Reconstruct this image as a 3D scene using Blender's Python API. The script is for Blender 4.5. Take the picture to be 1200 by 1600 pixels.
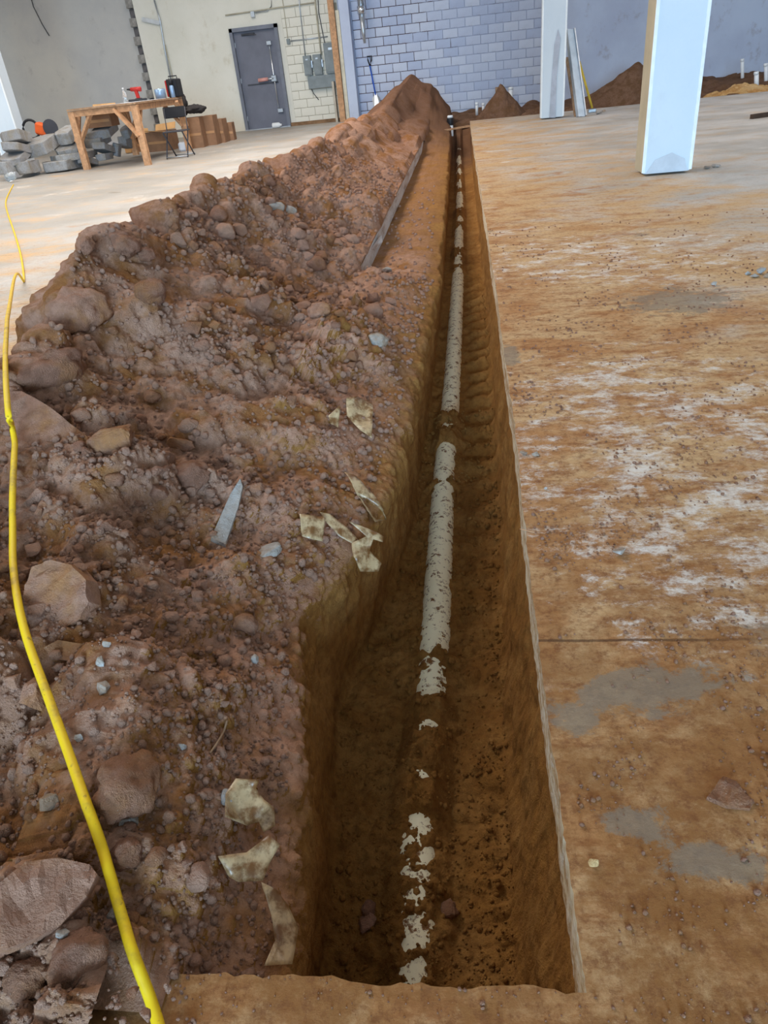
import bpy, bmesh, math, random
import numpy as np
from mathutils import Vector, Matrix
from mathutils.bvhtree import BVHTree

for o in list(bpy.data.objects): bpy.data.objects.remove(o, do_unlink=True)
scene = bpy.context.scene
COL = scene.collection
random.seed(7); RNG = np.random.default_rng(7)

# ------------------------------------------------------------------ camera
F, H = 1113.0, 1.1                        # focal length in pixels of the 1200x1600 frame, eye height
_Z = -np.array([198., 1800., F]); _Z /= np.linalg.norm(_Z)
_Y = np.array([120., -702., F]); _Y -= _Y.dot(_Z) * _Z; _Y /= np.linalg.norm(_Y)
_X = np.cross(_Y, _Z)
cam_d = bpy.data.cameras.new('camera'); cam = bpy.data.objects.new('camera', cam_d); COL.objects.link(cam)
cam_d.sensor_width = 36; cam_d.lens = F / 1600 * 36; cam_d.clip_start = .02; cam_d.clip_end = 200
right = Vector((_X[0], _Y[0], _Z[0])); down = Vector((_X[1], _Y[1], _Z[1])); fwd = Vector((_X[2], _Y[2], _Z[2]))
cam.matrix_world = Matrix(((right.x, -down.x, -fwd.x, 0), (right.y, -down.y, -fwd.y, 0),
                           (right.z, -down.z, -fwd.z, H), (0, 0, 0, 1)))
scene.camera = cam

# ------------------------------------------------------------------ light
scene.view_settings.view_transform = 'Standard'; scene.view_settings.look = 'None'
scene.view_settings.gamma = 1; scene.view_settings.use_curve_mapping = False
scene.view_settings.exposure = 0.5
world = bpy.data.worlds.new('world'); scene.world = world; world.use_nodes = True
world.node_tree.nodes['Background'].inputs[0].default_value = (.62, .75, 1, 1)
world.node_tree.nodes['Background'].inputs[1].default_value = .5
CEIL = 5.4

def area(name, loc, rot, sx, sy, power, color):
    l = bpy.data.lights.new(name, 'AREA'); l.shape = 'RECTANGLE'; l.size = sx; l.size_y = sy
    l.energy = power; l.color = color
    o = bpy.data.objects.new(name, l); COL.objects.link(o); o.location = loc; o.rotation_euler = rot
    return o
# daylight through the roof lights (openings in the ceiling) and the open loading doors behind the camera
SKYLIGHTS = [(-4.4, 11.0, 2.4, 16.0), (-11.0, 12.0, 2.4, 13.0), (7.0, 12.0, 2.4, 13.0)]
for (x, y, sx, sy), p in zip(SKYLIGHTS, (640, 330, 200)):
    area('roof_daylight', (x, y, CEIL + .06), (0, 0, 0), sx, sy, p, (1, .92, .82))
area('door_daylight', (.6, -11.9, 2.1), (math.radians(90), 0, 0), 7.0, 3.8, 2500, (.46, .73, 1))

# ------------------------------------------------------------------ pixel helpers (world positions measured from the photograph)
def ray(px, py):
    d = np.array([px - 600., py - 800., F]); return np.array([d @ _X, d @ _Y, d @ _Z])
def at(px, py, z=0.):
    r = ray(px, py); t = (z - H) / r[2]; return Vector((r[0] * t, r[1] * t, z))
def atY(px, py, y):
    r = ray(px, py); t = y / r[1]; return Vector((r[0] * t, y, H + r[2] * t))
def pxm(y): return (proj((0, y, .3))[1] - proj((0, y, 1.3))[1])     # pixels per metre of height at distance y
def proj(p):
    p = np.array(p) - [0, 0, H]; c = p[0] * _X + p[1] * _Y + p[2] * _Z
    return 600 + F * c[0] / c[2], 800 + F * c[1] / c[2]

# ------------------------------------------------------------------ numpy noise
_G = RNG.normal(size=(256, 3)); _G /= np.linalg.norm(_G, axis=1)[:, None]
_P = RNG.permutation(256); _P = np.concatenate([_P, _P, _P])
def perlin(x, y, z):
    xi, yi, zi = np.floor(x).astype(int), np.floor(y).astype(int), np.floor(z).astype(int)
    xf, yf, zf = x - xi, y - yi, z - zi
    xi &= 255; yi &= 255; zi &= 255
    u, v, w = [t * t * t * (t * (t * 6 - 15) + 10) for t in (xf, yf, zf)]
    r = 0
    for dx in (0, 1):
        for dy in (0, 1):
            for dz in (0, 1):
                g = _G[_P[_P[_P[xi + dx] + yi + dy] + zi + dz]]
                d = g[..., 0] * (xf - dx) + g[..., 1] * (yf - dy) + g[..., 2] * (zf - dz)
                r = r + d * (u if dx else 1 - u) * (v if dy else 1 - v) * (w if dz else 1 - w)
    return r
def fbm(p, s, octv=4, gain=.5, seed=0.):
    a, r = 1., 0.
    for _ in range(octv):
        r = r + a * perlin(p[..., 0] * s + seed, p[..., 1] * s + seed * 1.7, p[..., 2] * s + 3.3); s *= 2.03; a *= gain
    return r
_R1, _R2, _R3 = RNG.random(4096), RNG.random(4096), RNG.random(4096)
def cobble(u, v, s, fill=.6, seed=0):
    """rounded lumps: jittered cells of size s, a share `fill` of them holding a lump; height 0..1 (times its radius share)"""
    iu, iv = np.floor(u / s).astype(int), np.floor(v / s).astype(int); best = np.zeros_like(u)
    for a in (-1, 0, 1):
        for b in (-1, 0, 1):
            cu, cv = iu + a, iv + b; h = (cu * 73 + cv * 1931 + seed * 577 + (cu * cv) * 7) & 4095
            pu = (cu + .15 + .7 * _R1[h]) * s; pv = (cv + .15 + .7 * _R2[h]) * s
            h3 = _R3[(h * 31 + 17) & 4095]; r = s * (.28 + .42 * h3) * (_R1[(h * 13 + 5) & 4095] < fill) + 1e-6
            ang = h3 * 40; e = .65 + .35 * _R2[(h * 7 + 3) & 4095]
            du, dv = u - pu, v - pv; x = du * np.cos(ang) + dv * np.sin(ang); y = (-du * np.sin(ang) + dv * np.cos(ang)) / e
            d = (x * x + y * y) / (r * r)
            best = np.maximum(best, np.sqrt(np.maximum(0, 1 - d)) * r / s)
    return best

# ------------------------------------------------------------------ materials
def lin(r, g, b):
    return tuple(((c / 255) / 12.92 if c / 255 <= .04045 else ((c / 255 + .055) / 1.055) ** 2.4) for c in (r, g, b)) + (1,)
class NT:
    def __init__(self, name, rough=.8):
        self.m = bpy.data.materials.new(name); self.m.use_nodes = True; self.t = self.m.node_tree
        self.b = self.t.nodes['Principled BSDF']; self.b.inputs['Roughness'].default_value = rough
        self.b.inputs['Specular IOR Level'].default_value = .3
        self.co = self.n('ShaderNodeTexCoord').outputs['Object']
    def n(self, t, **k):
        x = self.t.nodes.new(t)
        for a, v in k.items(): setattr(x, a, v)
        return x
    def l(self, a, b): self.t.links.new(a, b)
    def noise(self, scale, detail=4, rough=.55, stretch=None, vec=None, dist=0.):
        v = vec or self.co
        if stretch:
            mp = self.n('ShaderNodeMapping'); mp.inputs['Scale'].default_value = stretch; self.l(v, mp.inputs[0]); v = mp.outputs[0]
        x = self.n('ShaderNodeTexNoise'); x.inputs['Scale'].default_value = scale; x.inputs['Detail'].default_value = detail
        x.inputs['Roughness'].default_value = rough; x.inputs['Distortion'].default_value = dist
        self.l(v, x.inputs['Vector']); return x.outputs['Fac']
    def ramp(self, f, a, b, lo=0., hi=1.):
        x = self.n('ShaderNodeMapRange'); x.interpolation_type = 'SMOOTHSTEP'; self.l(f, x.inputs[0])
        for i, v in zip((1, 2, 3, 4), (a, b, lo, hi)): x.inputs[i].default_value = v
        return x.outputs[0]
    def mix(self, f, a, b):
        x = self.n('ShaderNodeMix', data_type='RGBA')
        for s, v in ((0, f), (6, a), (7, b)):
            if isinstance(v, (tuple, float, int)): x.inputs[s].default_value = v
            else: self.l(v, x.inputs[s])
        return x.outputs[2]
    def math(self, op, a, b=0.):
        x = self.n('ShaderNodeMath', operation=op, use_clamp=False)
        for i, v in enumerate((a, b)):
            if isinstance(v, (float, int)): x.inputs[i].default_value = v
            else: self.l(v, x.inputs[i])
        return x.outputs[0]
    def xyz(self):
        s = self.n('ShaderNodeSeparateXYZ'); self.l(self.co, s.inputs[0]); return s.outputs
    def col(self, c):
        if isinstance(c, tuple): self.b.inputs['Base Color'].default_value = c
        else: self.l(c, self.b.inputs['Base Color'])
    def bump(self, f, strength, dist=.01):
        x = self.n('ShaderNodeBump'); x.inputs['Strength'].default_value = strength; x.inputs['Distance'].default_value = dist
        self.l(f, x.inputs['Height']); self.l(x.outputs[0], self.b.inputs['Normal'])
MATS = {}
def plain(name, rgb, rough=.6, var=.12, scale=8., metal=0., bump=0.):
    if name in MATS: return MATS[name]
    t = NT(name, rough); c = lin(*rgb); d = tuple(v * (1 - 2 * var) for v in c[:3]) + (1,)
    f = t.noise(scale, 5, .6); t.col(t.mix(t.ramp(f, .3, .7), d, c)); t.b.inputs['Metallic'].default_value = metal
    if bump: t.bump(t.noise(scale * 6, 4), bump, .01)
    MATS[name] = t.m; return t.m

def soil_mat(name, cols, bump=.8, speck=True, top=None, vary=False, far=None):
    t = NT(name, .95); t.b.inputs['Specular IOR Level'].default_value = .12; t.co = t.n('ShaderNodeNewGeometry').outputs['Position']
    n1, n2, n3 = t.noise(1.3, 5, .62), t.noise(5.5, 5, .65), t.noise(38, 5, .7)
    c = t.mix(t.ramp(n1, .38, .62), lin(*cols[0]), lin(*cols[1]))
    c = t.mix(t.ramp(n2, .42, .64, 0, .9), c, lin(*cols[2]))
    c = t.mix(t.ramp(n3, .35, .75, 0, .55), c, lin(*cols[3]))
    if speck:
        v = t.n('ShaderNodeTexVoronoi'); v.inputs['Scale'].default_value = 90; t.l(t.co, v.inputs['Vector'])
        c = t.mix(t.ramp(v.outputs['Distance'], .12, .05, 0, .5), c, lin(*cols[4]))
    if top:                                # spoil scattered over the level ledges, not on the steep cut faces or the floor
        ge = t.n('ShaderNodeNewGeometry'); sp = t.n('ShaderNodeSeparateXYZ'); t.l(ge.outputs['True Normal'], sp.inputs[0]); px = t.xyz()
        f = t.math('MULTIPLY', t.ramp(sp.outputs[2], .2, .6), t.ramp(t.math('ADD', px[2], t.math('MULTIPLY', t.noise(7, 5, .7), .25)), -.12, .03))
        f = t.math('MULTIPLY', f, t.ramp(t.math('ADD', px[0], t.math('MULTIPLY', t.noise(4, 5, .7), .35)), .02, -.28))
        f = t.math('MULTIPLY', f, t.ramp(px[1], 7.5, 4.5, .45, 1))
        d2 = t.mix(t.ramp(n1, .38, .62), lin(*top[0]), lin(*top[1])); d2 = t.mix(t.ramp(n2, .42, .64, 0, .9), d2, lin(*top[2])); d2 = t.mix(t.ramp(n3, .35, .75, 0, .55), d2, lin(*top[3])); c = t.mix(f, c, d2)
    if far:                                # damper, darker earth in the fresh mound at the far end
        px = t.xyz(); c = t.mix(t.ramp(t.math('ADD', px[1], t.math('MULTIPLY', n1, 4)), 14, 18, 0, .8), c, lin(*far))
    if vary:
        oi = t.n('ShaderNodeObjectInfo'); c = t.mix(t.ramp(oi.outputs['Random'], .2, 1, 0, .6), c, lin(*vary))
    t.col(c)
    h = t.math('ADD', t.noise(55, 6, .72), t.math('MULTIPLY', t.noise(220, 4, .7), .6))
    t.bump(h, bump, .012); MATS[name] = t.m; return t.m
SPOIL = soil_mat('spoil_soil', [(188, 142, 118), (206, 162, 138), (166, 110, 56), (130, 86, 58), (222, 196, 176)], 1.0, far=(118, 86, 68))
TRENCH = soil_mat('subsoil', [(166, 116, 58), (150, 102, 50), (178, 130, 72), (106, 66, 32), (190, 148, 98)], top=[(188, 142, 118), (206, 162, 138), (166, 110, 56), (130, 86, 58)], far=(118, 86, 68))
CLOD = soil_mat('clod_soil', [(188, 140, 116), (168, 122, 100), (176, 122, 80), (124, 84, 62), (214, 188, 168)], 1.1, vary=(204, 162, 140))
STONE = soil_mat('dusty_stone', [(184, 140, 118), (164, 122, 100), (172, 120, 76), (118, 80, 60), (210, 184, 164)], .8)
DARKSOIL = soil_mat('damp_soil', [(126, 96, 78), (138, 106, 86), (112, 82, 58), (84, 62, 46), (160, 130, 106)])
SAND = soil_mat('pale_sand', [(214, 176, 122), (224, 190, 140), (190, 140, 84), (170, 118, 66), (232, 206, 166)])
PALE = soil_mat('pale_concrete_chip', [(206, 202, 198), (186, 182, 178), (176, 146, 118), (140, 122, 106), (232, 230, 226)], .8)
RUBBLE = soil_mat('rubble_concrete', [(150, 150, 152), (168, 168, 168), (146, 138, 126), (118, 116, 114), (190, 190, 190)], .5)

def floor_mat():
    t = NT('dusty_concrete', .62); x, y, z = t.xyz(); t.b.inputs['Specular IOR Level'].default_value = .3
    st = (.8, 1.2, 1)
    def patch(px, py, rx, ry, rough=.8, rot=0.):                 # a stain of its own at a place on the slab
        c = at(px, py); mp = t.n('ShaderNodeMapping'); mp.vector_type = 'TEXTURE'; mp.inputs['Location'].default_value = c; mp.inputs['Scale'].default_value = (rx, ry, 1); mp.inputs['Rotation'].default_value = (0, 0, rot)
        t.l(t.co, mp.inputs[0]); ln = t.n('ShaderNodeVectorMath', operation='LENGTH'); t.l(mp.outputs[0], ln.inputs[0])
        d = t.math('ADD', ln.outputs['Value'], t.math('MULTIPLY', t.math('ADD', pn, -.5), rough * 4)); return t.ramp(d, 1.15, .75)
    pn = t.noise(11, 9, .78, (.9, 1.1, 1), dist=.3)
    base = t.mix(t.ramp(t.noise(.9, 6, .6), .35, .65), lin(172, 168, 162), lin(204, 200, 196))
    base = t.mix(t.ramp(x, -2.2, -5.5, 0, .75), base, lin(150, 146, 140))  # left part greyed, its shade put into the colour
    # earth trodden over the slab: heavy beside the trench and at the near end, thinning away from it
    nearx = t.math('ABSOLUTE', t.math('ADD', x, .25))
    wx = t.ramp(nearx, 3.4, .2, 0, 1); wy = t.ramp(y, 11, .4, 0, 1)
    bias = t.math('ADD', t.math('MULTIPLY', wx, .22), t.math('MULTIPLY', wy, .20))
    n = t.math('ADD', t.noise(1.7, 9, .72, st, dist=.4), bias)
    c = t.mix(t.ramp(n, .48, .82), base, lin(202, 166, 122))
    nb = t.noise(3.1, 9, .74, st, dist=.5); n2 = t.math('ADD', nb, t.math('MULTIPLY', bias, .55))
    c = t.mix(t.ramp(n2, .60, .80, 0, .9), c, lin(176, 124, 76))
    n3 = t.noise(11, 9, .8, (.6, 1.3, 1)); c = t.mix(t.ramp(t.math('ADD', n3, t.math('MULTIPLY', bias, .30)), .58, .74, 0, .8), c, lin(142, 88, 48))
    near_dim = t.ramp(y, 2.3, .6); c = t.mix(t.math('MULTIPLY', near_dim, t.ramp(t.noise(5, 9, .78), .36, .58, .1, .95)), c, lin(138, 92, 48))  # brown dirt, deepened at the near end to paint in its dimness
    fg = t.noise(34, 10, .82); c = t.mix(t.ramp(t.math('ADD', fg, t.math('MULTIPLY', bias, .18)), .54, .70, 0, .7), c, lin(116, 70, 38)); c = t.mix(t.ramp(t.noise(26, 10, .8), .58, .72, 0, .5), c, lin(214, 178, 132))
    # scuffed whitish areas and bare grey areas
    wm = t.math('MAXIMUM', patch(1040, 680, .55, .75, .9), t.math('MAXIMUM', patch(1110, 830, .38, .42, .9), patch(960, 400, .8, .6, 1.0)))
    wm = t.math('MAXIMUM', wm, t.ramp(t.noise(1.25, 3, .5, (.7, 1.1, 1)), .60, .70))
    wh = t.math('MULTIPLY', wm, t.ramp(t.noise(6, 10, .82, st), .47, .62)); c = t.mix(t.math('MULTIPLY', wh, .88), c, lin(224, 216, 208))
    g = t.math('MAXIMUM', patch(1010, 1080, .15, .06, 1.1, .25), t.math('MAXIMUM', patch(1000, 1290, .06, .03, 1.1), patch(1110, 1350, .06, .035, 1.2)))
    g = t.math('MAXIMUM', g, t.math('MAXIMUM', patch(905, 1120, .05, .045, 1.0), t.math('MAXIMUM', patch(1060, 470, .25, .2, 1.2), patch(795, 555, .05, .12, .7))))
    g = t.math('MAXIMUM', g, t.ramp(t.noise(2.1, 6, .62, (1, 1.3, 1), dist=.6), .64, .70)); c = t.mix(t.math('MULTIPLY', g, .65), c, lin(128, 118, 104))
    jl = t.math('ABSOLUTE', t.math('SUBTRACT', t.math('ADD', y, t.math('MULTIPLY', pn, .012)), at(920, 998).y)); jm = t.math('MULTIPLY', t.ramp(jl, .006, .002), t.math('MULTIPLY', t.ramp(x, .05, .1), t.ramp(x, .75, .35))); c = t.mix(t.math('MULTIPLY', jm, .7), c, lin(70, 44, 26))
    t.col(c); t.bump(t.math('ADD', t.noise(45, 8, .75), t.math('MULTIPLY', n3, .8)), .45, .008); t.l(t.ramp(n, .4, .8, .5, .9), t.b.inputs['Roughness'])
    return t.m
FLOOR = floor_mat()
def edge_mat():
    t = NT('slab_edge', .9); n = t.noise(9, 7, .7, (1, .25, 2))
    c = t.mix(t.ramp(n, .38, .62), lin(226, 208, 176), lin(178, 138, 90)); c = t.mix(t.ramp(t.noise(40, 5, .7), .45, .65, 0, .7), c, lin(240, 234, 222))
    t.col(c); t.bump(t.noise(70, 6, .7), .7, .01); return t.m
EDGE = edge_mat()
def slab_cut():
    t = NT('cut_concrete', .9); n = t.noise(6, 7, .7, (1, .3, 2))
    t.col(t.mix(t.ramp(n, .4, .7), lin(206, 196, 192), lin(160, 132, 114))); t.bump(t.noise(70, 6, .7), .6, .01); return t.m
CUT = slab_cut()
def wall_paint(name, a, b, stain, sc=.8, amt=.7, joints=False):
    t = NT(name, .75); x, y, z = t.xyz()
    c = t.mix(t.ramp(t.noise(sc, 5, .6), .3, .7), lin(*a), lin(*b))
    s = t.ramp(t.noise(2.6, 7, .7, (1, 1, .8)), .56, .72, 0, amt); c = t.mix(s, c, lin(*stain))
    t.col(c); t.bump(t.noise(30, 5, .65), .35, .01); return t.m
BLUEW = wall_paint('worn_blue_paint', (196, 206, 226), (182, 190, 212), (150, 140, 146), .7, .5)
CREAMW = wall_paint('cream_paint', (226, 222, 210), (214, 210, 196), (188, 176, 150), .6, .4)
GREYW = wall_paint('grey_render', (200, 196, 188), (182, 180, 178), (160, 156, 154), .5, .5)
def mortar_mat():
    t = NT('dirty_mortar', .95); px = t.xyz(); m_ = t.math('ADD', t.noise(1.6, 5, .65), t.ramp(px[0], -2.6, .6, .14, -.22))   # joints mostly painted over toward the pillar
    t.col(t.mix(t.ramp(m_, .36, .56), lin(176, 182, 202), lin(88, 66, 64))); return t.m
MORTAR = mortar_mat()
MORTARC = plain('cream_mortar', (176, 168, 148), .95, .2, 6)
BLOCKG = plain('bare_block', (160, 156, 150), .95, .2, 7, bump=.4)
BLOCKD = plain('dark_block', (112, 108, 108), .95, .2, 7, bump=.4)
WHITEP = wall_paint('pillar_paint', (212, 222, 230), (204, 216, 226), (190, 196, 204), .8, .25)
WOOD = plain('pine', (206, 158, 118), .7, .18, 14); WOOD2 = plain('weathered_pine', (176, 142, 112), .75, .2, 12)
CARD = plain('cardboard', (152, 114, 86), .85, .12, 5); CARD2 = plain('cardboard_inside', (206, 160, 108), .85, .1, 5)
BLACK = plain('black_plastic', (34, 34, 38), .5, .1, 5); DKGREY = plain('dark_grey', (70, 70, 76), .5, .1, 5)
STEELG = plain('panel_grey', (132, 140, 142), .5, .1, 6); DOORG = plain('door_grey', (112, 114, 126), .5, .08, 2.5)
FRAMEG = plain('frame_grey', (120, 124, 136), .5, .12, 3); GALV = plain('galvanised', (190, 196, 202), .35, .1, 6, .7)
CHROME = plain('bright_steel', (226, 232, 240), .25, .06, 6, .9); WHITE = plain('white_plastic', (236, 238, 240), .5, .06, 6)
YEL = plain('yellow_handle', (226, 190, 70), .6, .12, 8); ORANGE = plain('orange_plastic', (226, 96, 40), .5, .1, 6)
RED = plain('red_plastic', (176, 44, 40), .5, .1, 6); BLUE = plain('blue_shaft', (40, 92, 196), .5, .1, 6)
PINK = plain('faded_red_grip', (222, 160, 150), .6, .1, 6); PAPER = plain('paper', (232, 234, 240), .8, .05, 4)
TIN = plain('tin_blue', (140, 168, 200), .35, .1, 10, .4); CLOTH = plain('dark_cloth', (62, 58, 58), .95, .2, 6)
CREAMP = plain('conduit_paint', (188, 180, 158), .7, .12, 6); ROOFM = plain('ceiling_paint', (206, 204, 200), .9, .06, 2)
SIDEW = plain('side_wall_paint', (206, 200, 188), .9, .08, 1.5)
def cord_mat():
    t = NT('yellow_cord', .55); n = t.noise(16, 5, .65)
    c = t.mix(t.ramp(n, .5, .72, 0, .75), lin(238, 196, 28), lin(176, 136, 60)); t.col(t.mix(t.ramp(t.noise(60, 4, .6), .62, .72, 0, .6), c, lin(130, 92, 50)))
    return t.m
CORD = cord_mat()
def pvc_mat():
    t = NT('dirty_pvc', .6); n = t.noise(20, 8, .75); n2 = t.noise(60, 6, .7); s = t.math('ADD', t.math('MULTIPLY', n, .6), t.math('MULTIPLY', n2, .4))
    t.col(t.mix(t.ramp(s, .52, .58), lin(255, 246, 214), lin(126, 84, 44))); return t.m
PVC = pvc_mat()
def film_mat():
    t = NT('plastic_film', .32); n = t.noise(22, 7, .7)
    t.col(t.mix(t.ramp(n, .40, .60), lin(228, 196, 150), lin(146, 98, 52))); t.b.inputs['Transmission Weight'].default_value = .45
    t.b.inputs['Specular IOR Level'].default_value = .5; return t.m
FILM = film_mat()
def clear_mat():
    t = NT('clear_plastic', .12); t.col(lin(224, 234, 240)); t.b.inputs['Transmission Weight'].default_value = .8; return t.m
CLEAR = clear_mat()

# ------------------------------------------------------------------ mesh helpers
class MB:
    def __init__(s): s.bm = bmesh.new()
    def box(s, c, d, rot=None, taper=0., bev=0.):
        r = bmesh.ops.create_cube(s.bm, size=1); vs = r['verts']
        for v in vs:
            k = 1 - taper if v.co.z > 0 else 1
            v.co = Vector((v.co.x * d[0] * k, v.co.y * d[1] * k, v.co.z * d[2]))
        if bev:
            es = list({e for v in vs for e in v.link_edges}); q = bmesh.ops.bevel(s.bm, geom=es, offset=bev, segments=1, affect='EDGES'); vs = list({v for f in q['faces'] for v in f.verts} | {v for v in vs if v.is_valid})
        M = Matrix.Translation(c) @ (rot.to_4x4() if rot is not None else Matrix())
        for v in vs: v.co = M @ v.co
        return s
    def bar(s, a, b, w, t=None, roll=0.):
        a, b = Vector(a), Vector(b); d = b - a; q = d.to_track_quat('Z', 'Y').to_matrix() @ Matrix.Rotation(roll, 3, 'Z')
        return s.box((a + b) / 2, (w, t or w, d.length), q)
    def tube(s, pts, r, seg=10, cap=True):
        pts = [Vector(p) for p in pts]; rr = r if isinstance(r, (list, tuple)) else [r] * len(pts); rings = []; up = Vector((0, 0, 1))
        for i, p in enumerate(pts):
            d = (pts[min(i + 1, len(pts) - 1)] - pts[max(i - 1, 0)]).normalized()
            a = d.cross(up if abs(d.dot(up)) < .95 else Vector((1, 0, 0))).normalized(); b = a.cross(d)
            rings.append([s.bm.verts.new(p + (a * math.cos(k * 2 * math.pi / seg) + b * math.sin(k * 2 * math.pi / seg)) * rr[i]) for k in range(seg)])
        for A, B in zip(rings, rings[1:]):
            for k in range(seg): s.bm.faces.new((A[k], A[(k + 1) % seg], B[(k + 1) % seg], B[k]))
        if cap: s.bm.faces.new(rings[0][::-1]); s.bm.faces.new(rings[-1])
        return s
    def lathe(s, c, prof, seg=16, rot=None):
        M = Matrix.Translation(c) @ (rot.to_4x4() if rot is not None else Matrix()); rings = []
        for r, z in prof: rings.append([s.bm.verts.new(M @ Vector((r * math.cos(k * 2 * math.pi / seg), r * math.sin(k * 2 * math.pi / seg), z))) for k in range(seg)])
        for A, B in zip(rings, rings[1:]):
            for k in range(seg): s.bm.faces.new((A[k], A[(k + 1) % seg], B[(k + 1) % seg], B[k]))
        s.bm.faces.new(rings[0][::-1]); s.bm.faces.new(rings[-1]); return s
    def prism(s, pts, d):
        pts = [Vector(p) for p in pts]; d = Vector(d); A = [s.bm.verts.new(p) for p in pts]; B = [s.bm.verts.new(p + d) for p in pts]; n = len(pts)
        s.bm.faces.new(A[::-1]); s.bm.faces.new(B)
        for k in range(n): s.bm.faces.new((A[k], A[(k + 1) % n], B[(k + 1) % n], B[k]))
        return s
    def build(s, name, mat, parent=None, smooth=False, origin=None):
        bmesh.ops.recalc_face_normals(s.bm, faces=s.bm.faces)
        if origin is not None:
            for v in s.bm.verts: v.co -= Vector(origin)
        me = bpy.data.meshes.new(name); s.bm.to_mesh(me); s.bm.free()
        if smooth: me.shade_smooth()
        me.materials.append(mat); return link(name, me, parent, origin)
def link(name, me, parent=None, loc=None):
    o = bpy.data.objects.new(name, me); COL.objects.link(o); o.parent = parent
    base = Vector((0, 0, 0)); q = parent
    while q is not None: base += q.location; q = q.parent
    o.location = (Vector(loc) if loc is not None else Vector((0, 0, 0))) - base
    return o
def thing(name, label, cat, loc, group=None):
    o = bpy.data.objects.new(name, None); COL.objects.link(o); o.location = loc; o.empty_display_size = .1; return tag(o, label, cat, group)
def tag(o, label, cat, group=None, kind=None):
    o['label'] = label; o['category'] = cat
    if group: o['group'] = group
    if kind: o['kind'] = kind
    return o
def struct(o, label=None, cat=None):
    o['kind'] = 'structure'
    if label: o['label'] = label
    if cat: o['category'] = cat
    return o
def grid_mesh(name, P, mat):
    nj, ni = P.shape[:2]; me = bpy.data.meshes.new(name); idx = np.arange(nj * ni).reshape(nj, ni)
    q = np.stack([idx[:-1, :-1], idx[:-1, 1:], idx[1:, 1:], idx[1:, :-1]], -1).reshape(-1, 4)
    me.vertices.add(nj * ni); me.vertices.foreach_set('co', P.reshape(-1).astype(np.float32))
    me.loops.add(q.size); me.loops.foreach_set('vertex_index', q.reshape(-1).astype(np.int32))
    me.polygons.add(len(q)); me.polygons.foreach_set('loop_start', np.arange(0, q.size, 4, dtype=np.int32)); me.polygons.foreach_set('loop_total', np.full(len(q), 4, dtype=np.int32))
    me.update(); me.validate(); me.shade_smooth(); me.materials.append(mat); return me

# ------------------------------------------------------------------ terrain: spoil pile + trench, one swept surface
ROWS = 1000
Yj = np.array([at(720, py).y for py in np.linspace(1720, 177.5, ROWS)])          # 0.36 m ... 21 m
SLABT = .13
def curve(tab):
    t = np.array(tab); return np.interp(Yj, t[:, 0], t[:, 1])
def smooth1(a, k):
    p = np.pad(a, k, mode='edge'); c = np.ones(2 * k + 1) / (2 * k + 1); return np.convolve(p, c, 'valid')
jit = lambda s, seed: fbm(np.stack([Yj * 0 + seed, Yj, Yj * 0], -1), s, 3)
edgeR = curve([(0, .13), (1.7, .135), (2.5, .15), (5, .16), (21, .16)])
floorR = curve([(0, .055), (1.2, .055), (2.4, .10), (5, .14), (21, .14)]) + .012 * jit(3, 4)
floorL = smooth1(curve([(0, -.36), (.9, -.37), (1.5, -.45), (1.75, -.40), (2.1, -.33), (2.6, -.27), (4, -.24), (6, -.21), (10, -.22), (21, -.25)]), 3) + .012 * jit(3, 9)
floorZ = curve([(0, -.58), (3, -.58), (6, -.52), (12, -.46), (16.2, -.42), (17.1, -.16), (18, -.145), (21, -.145)])
lipX = smooth1(curve([(0, -.315), (.6, -.32), (.97, -.38), (1.28, -.45), (1.48, -.455), (1.65, -.38), (2.0, -.30), (2.46, -.25), (3.1, -.24), (4.8, -.185), (9, -.21), (16, -.25), (21, -.28)]), 3) + .018 * jit(2.2, 2) + .008 * jit(9, 3)
lipZ = curve([(0, -.15), (1, -.14), (3, -.12), (6, -.14), (14, -.14), (17.2, .02), (19, .26), (20.4, .1), (21, -.1)])
slabX = curve([(0, -.52), (.44, -.54), (.56, -.70), (1.6, -.74), (5, -.70), (21, -.69)])
# height of the soil where it crosses the slab's cut edge, on the pile side and on the trench side
spillA = curve([(0, .03), (.5, .06), (1.2, .10), (1.6, .07), (2.1, .07), (3, .10), (4.6, .07), (5.2, .02), (14, .02), (16, .15), (18.6, .72), (19.6, .7), (21, .0)])
spillB = curve([(0, .02), (.5, .05), (1.2, .09), (1.55, .06), (2.08, .06), (3, .09), (4.5, .05), (5.1, -.10), (5.6, -.13), (13.5, -.13), (16, .13), (18.6, .72), (19.6, .7), (21, .0)])
crestX = curve([(0, -1.25), (1.5, -1.45), (3, -1.52), (12, -1.5), (17, -1.3), (18.6, -1.12), (21, -1.1)])
crestZ = smooth1(curve([(0, .02), (.5, .12), (1.3, .28), (1.9, .33), (2.2, .37), (2.4, .41), (2.56, .50), (2.68, .62), (2.9, .68), (3.43, .54), (4.18, .64), (4.8, .63), (6.4, .51), (7.3, .55), (9.2, .50), (11.7, .56), (15, .52), (17, .72), (18.4, 1.0), (19.5, 1.0), (20.7, .3), (21, .0)]), 2)
toeX = curve([(0, -1.6), (2, -1.75), (2.6, -1.95), (4.5, -2.05), (7, -2.2), (14, -2.3), (18, -2.7), (21, -2.4)])

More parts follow.
